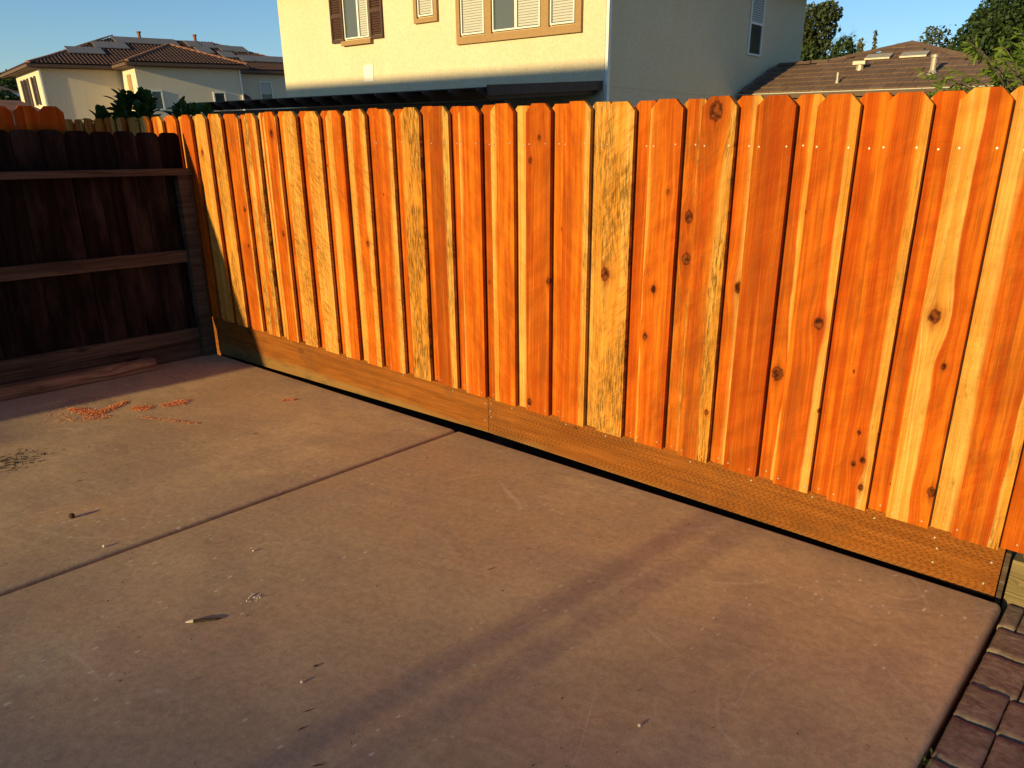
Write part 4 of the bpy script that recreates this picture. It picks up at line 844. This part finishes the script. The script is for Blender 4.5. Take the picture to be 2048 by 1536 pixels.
flakes('sawdust', [(-4.68, -1.31, .012), (-4.56, -1.27, .022), (-4.44, -1.245, .018), (-4.50, -1.13, .018), (-4.56, -1.03, .012)], 3000, .02, 'V-shaped trail of orange sawdust at the edge of the shade')
flakes('sawdust', [(-4.38, -1.04, .020), (-4.32, -.99, .024)], 800, .02, 'small loose patch of orange sawdust beside the V-shaped trail')
flakes('sawdust', [(-4.29, -.89, .018), (-4.27, -.83, .026), (-4.28, -.77, .015)], 1300, .02, 'oval patch of orange sawdust in full sun')
flakes('sawdust', [(-3.80, -.36, .006), (-3.775, -.325, .008), (-3.75, -.30, .006)], 500, .02, 'short bright streak of sawdust nearest the kickboard')
flakes('sawdust', [(-4.18, -1.10, .012), (-3.95, -1.0, .008), (-3.78, -.93, .006)], 260, .02, 'thin dotted line of sawdust across the slab')
flakes('sawdust', [(-4.42, -1.32, .03), (-4.32, -1.22, .03), (-4.5, -1.42, .05), (-4.9, -1.3, .08), (-4.75, -1.0, .06)], 700, .02, 'scattered sawdust specks left of the V-shaped trail')
def lump(name, x, y, r, mat, label, cat, sq=(1, 1, 1), rz=0):
    V = []; Fs = []; n, mq = 10, 6
    for j in range(mq + 1):
        for i in range(n):
            t = math.pi * j / mq; a = 2 * math.pi * i / n; d = Vector((math.sin(t) * math.cos(a), math.sin(t) * math.sin(a), math.cos(t))); rr = r * (1 + .18 * mnoise.noise(d * 2.2 + Vector((x * 9, y * 9, 0))))
            q = Vector((d.x * sq[0], d.y * sq[1], d.z * sq[2])) * rr; V.append((x + q.x * math.cos(rz) - q.y * math.sin(rz), y + q.x * math.sin(rz) + q.y * math.cos(rz), zs(x) + r * sq[2] * .9 + q.z))
    Fs = [(j * n + i, (j + 1) * n + i, (j + 1) * n + (i + 1) % n, j * n + (i + 1) % n) for j in range(mq) for i in range(n)]
    return tag(part(name, V, Fs, mat, smooth=True), label, cat)
lump('seed_ball', -2.984, -1.875, .0135, M['debris'], 'small dark round seed ball casting a long shadow on the slab', 'seed', (1, 1, .9))
lump('pebble', -2.59, -1.89, .006, M['pale'], 'tiny pale pebble below the seed ball near the joint', 'pebble')
lump('pebble', -2.087, -1.516, .004, M['pale'], 'tiny pale pebble right of the joint on the near slab', 'pebble')
lump('pebble', -1.223, -1.842, .005, M['pale'], 'tiny pale pebble by the dark chips at the bottom', 'pebble')
lump('pebble', -.343, -1.34, .005, M['pale'], 'lone tiny pebble toward the lower right of the slab', 'pebble')
lump('bark_chip', -1.26, -1.771, .006, M['debris'], 'small black bark chip on the near slab', 'chip', (1.3, .7, .5), .8)
ch = thing('wood_splinter', (-1.766, -1.885, zs(-1.766)), 'dark wood splinter with a pale broken end lying on the near slab', 'splinter')
v = MB(); z = zs(-1.766); v.tube([(-1.783, -1.906, z + .007), (-1.760, -1.876, z + .008), (-1.738, -1.848, z + .006), (-1.730, -1.83, z + .004)], [.006, .0055, .004, .001], 6); v.build('splinter_body', M['debris'], ch)
v = MB(); v.tube([(-1.802, -1.925, z + .003), (-1.792, -1.915, z + .006), (-1.783, -1.905, z + .0075)], [.0015, .005, .0062], 6); v.build('broken_end', M['pale'], ch)
v = MB()
for _ in range(26):
    x, y = -1.772 + random.gauss(0, .012), -1.687 + random.gauss(0, .012); s = random.uniform(.0012, .003); v.box(x - s, x + s, y - s, y + s, zs(x) + .0002, zs(x) + s * 1.6)
tag(v.build('crumbs', M['pale']), 'little cluster of pale crumbs on the near slab', 'crumbs', None, 'stuff')
v = MB()
def bit(x, y, L, wd, a):
    dx, dy = math.cos(a), math.sin(a); z = zs(x) + .001; h = random.uniform(.001, .004); t = random.uniform(0, .005)
    v.add([(x - dx * L, y - dy * L, z), (x - dy * wd, y + dx * wd, z + h), (x + dx * L, y + dy * L, z + t), (x + dy * wd, y - dx * wd, z + h * .5)], [(0, 1, 2, 3)])
for _ in range(150): bit(-3.96 + random.gauss(0, .07), -1.83 + random.gauss(0, .08), random.uniform(.005, .028), random.uniform(.001, .004), random.uniform(0, 6.28))
tag(v.build('leaf_litter', M['debris']), 'dark leaf litter on the slab at the left edge', 'litter', None, 'stuff')
v = MB()
for _ in range(240):
    x = random.uniform(-5.1, .2); y = -random.random() ** .7 * 2.6 - .05; bit(x, y, random.uniform(.002, .009), random.uniform(.0008, .002), random.uniform(0, 6.28))
for x, y in ((-3.36, -.794), (-3.34, -.80), (-1.257, -1.004), (-4.75, -.55), (-4.7, -.45), (-3.5, -1.65), (-3.4, -1.7), (-1.1, -1.9), (-1.05, -1.95), (-.9, -2.0)): bit(x, y, random.uniform(.012, .022), .002, random.uniform(.6, 1.4))
tag(v.build('debris_specks', M['debris']), 'fine dark specks and twig bits scattered over the concrete', 'litter', None, 'stuff')
def weed(x, y, label, n=26, s=.05):
    t = []; f = []
    for _ in range(n):
        a = random.uniform(0, 6.28); L = s * random.uniform(.5, 1.2); wd = .0035; el = random.uniform(.3, 1.2); d = Vector((math.cos(a) * math.cos(el), math.sin(a) * math.cos(el), math.sin(el))); sd = Vector((-math.sin(a), math.cos(a), 0)) * wd; p = Vector((x + random.gauss(0, .012), y + random.gauss(0, .02), -.04)); k0 = len(t)
        t.extend([p - sd * .5, p + sd * .5, p + d * L * .6 + sd, p + d * L * .6 - sd, p + d * L + Vector((0, 0, -.008))]); f.extend([(k0, k0 + 1, k0 + 2, k0 + 3), (k0 + 3, k0 + 2, k0 + 4)])
    tag(part('weed', t, f, M['weed']), label, 'weed', 'weeds between the pavers')
weed(.293, -.93, 'green weed in the gap between slab and pavers', 22, .035); weed(.415, -.79, 'tiny green weed in the joint between two pavers', 12, .022)
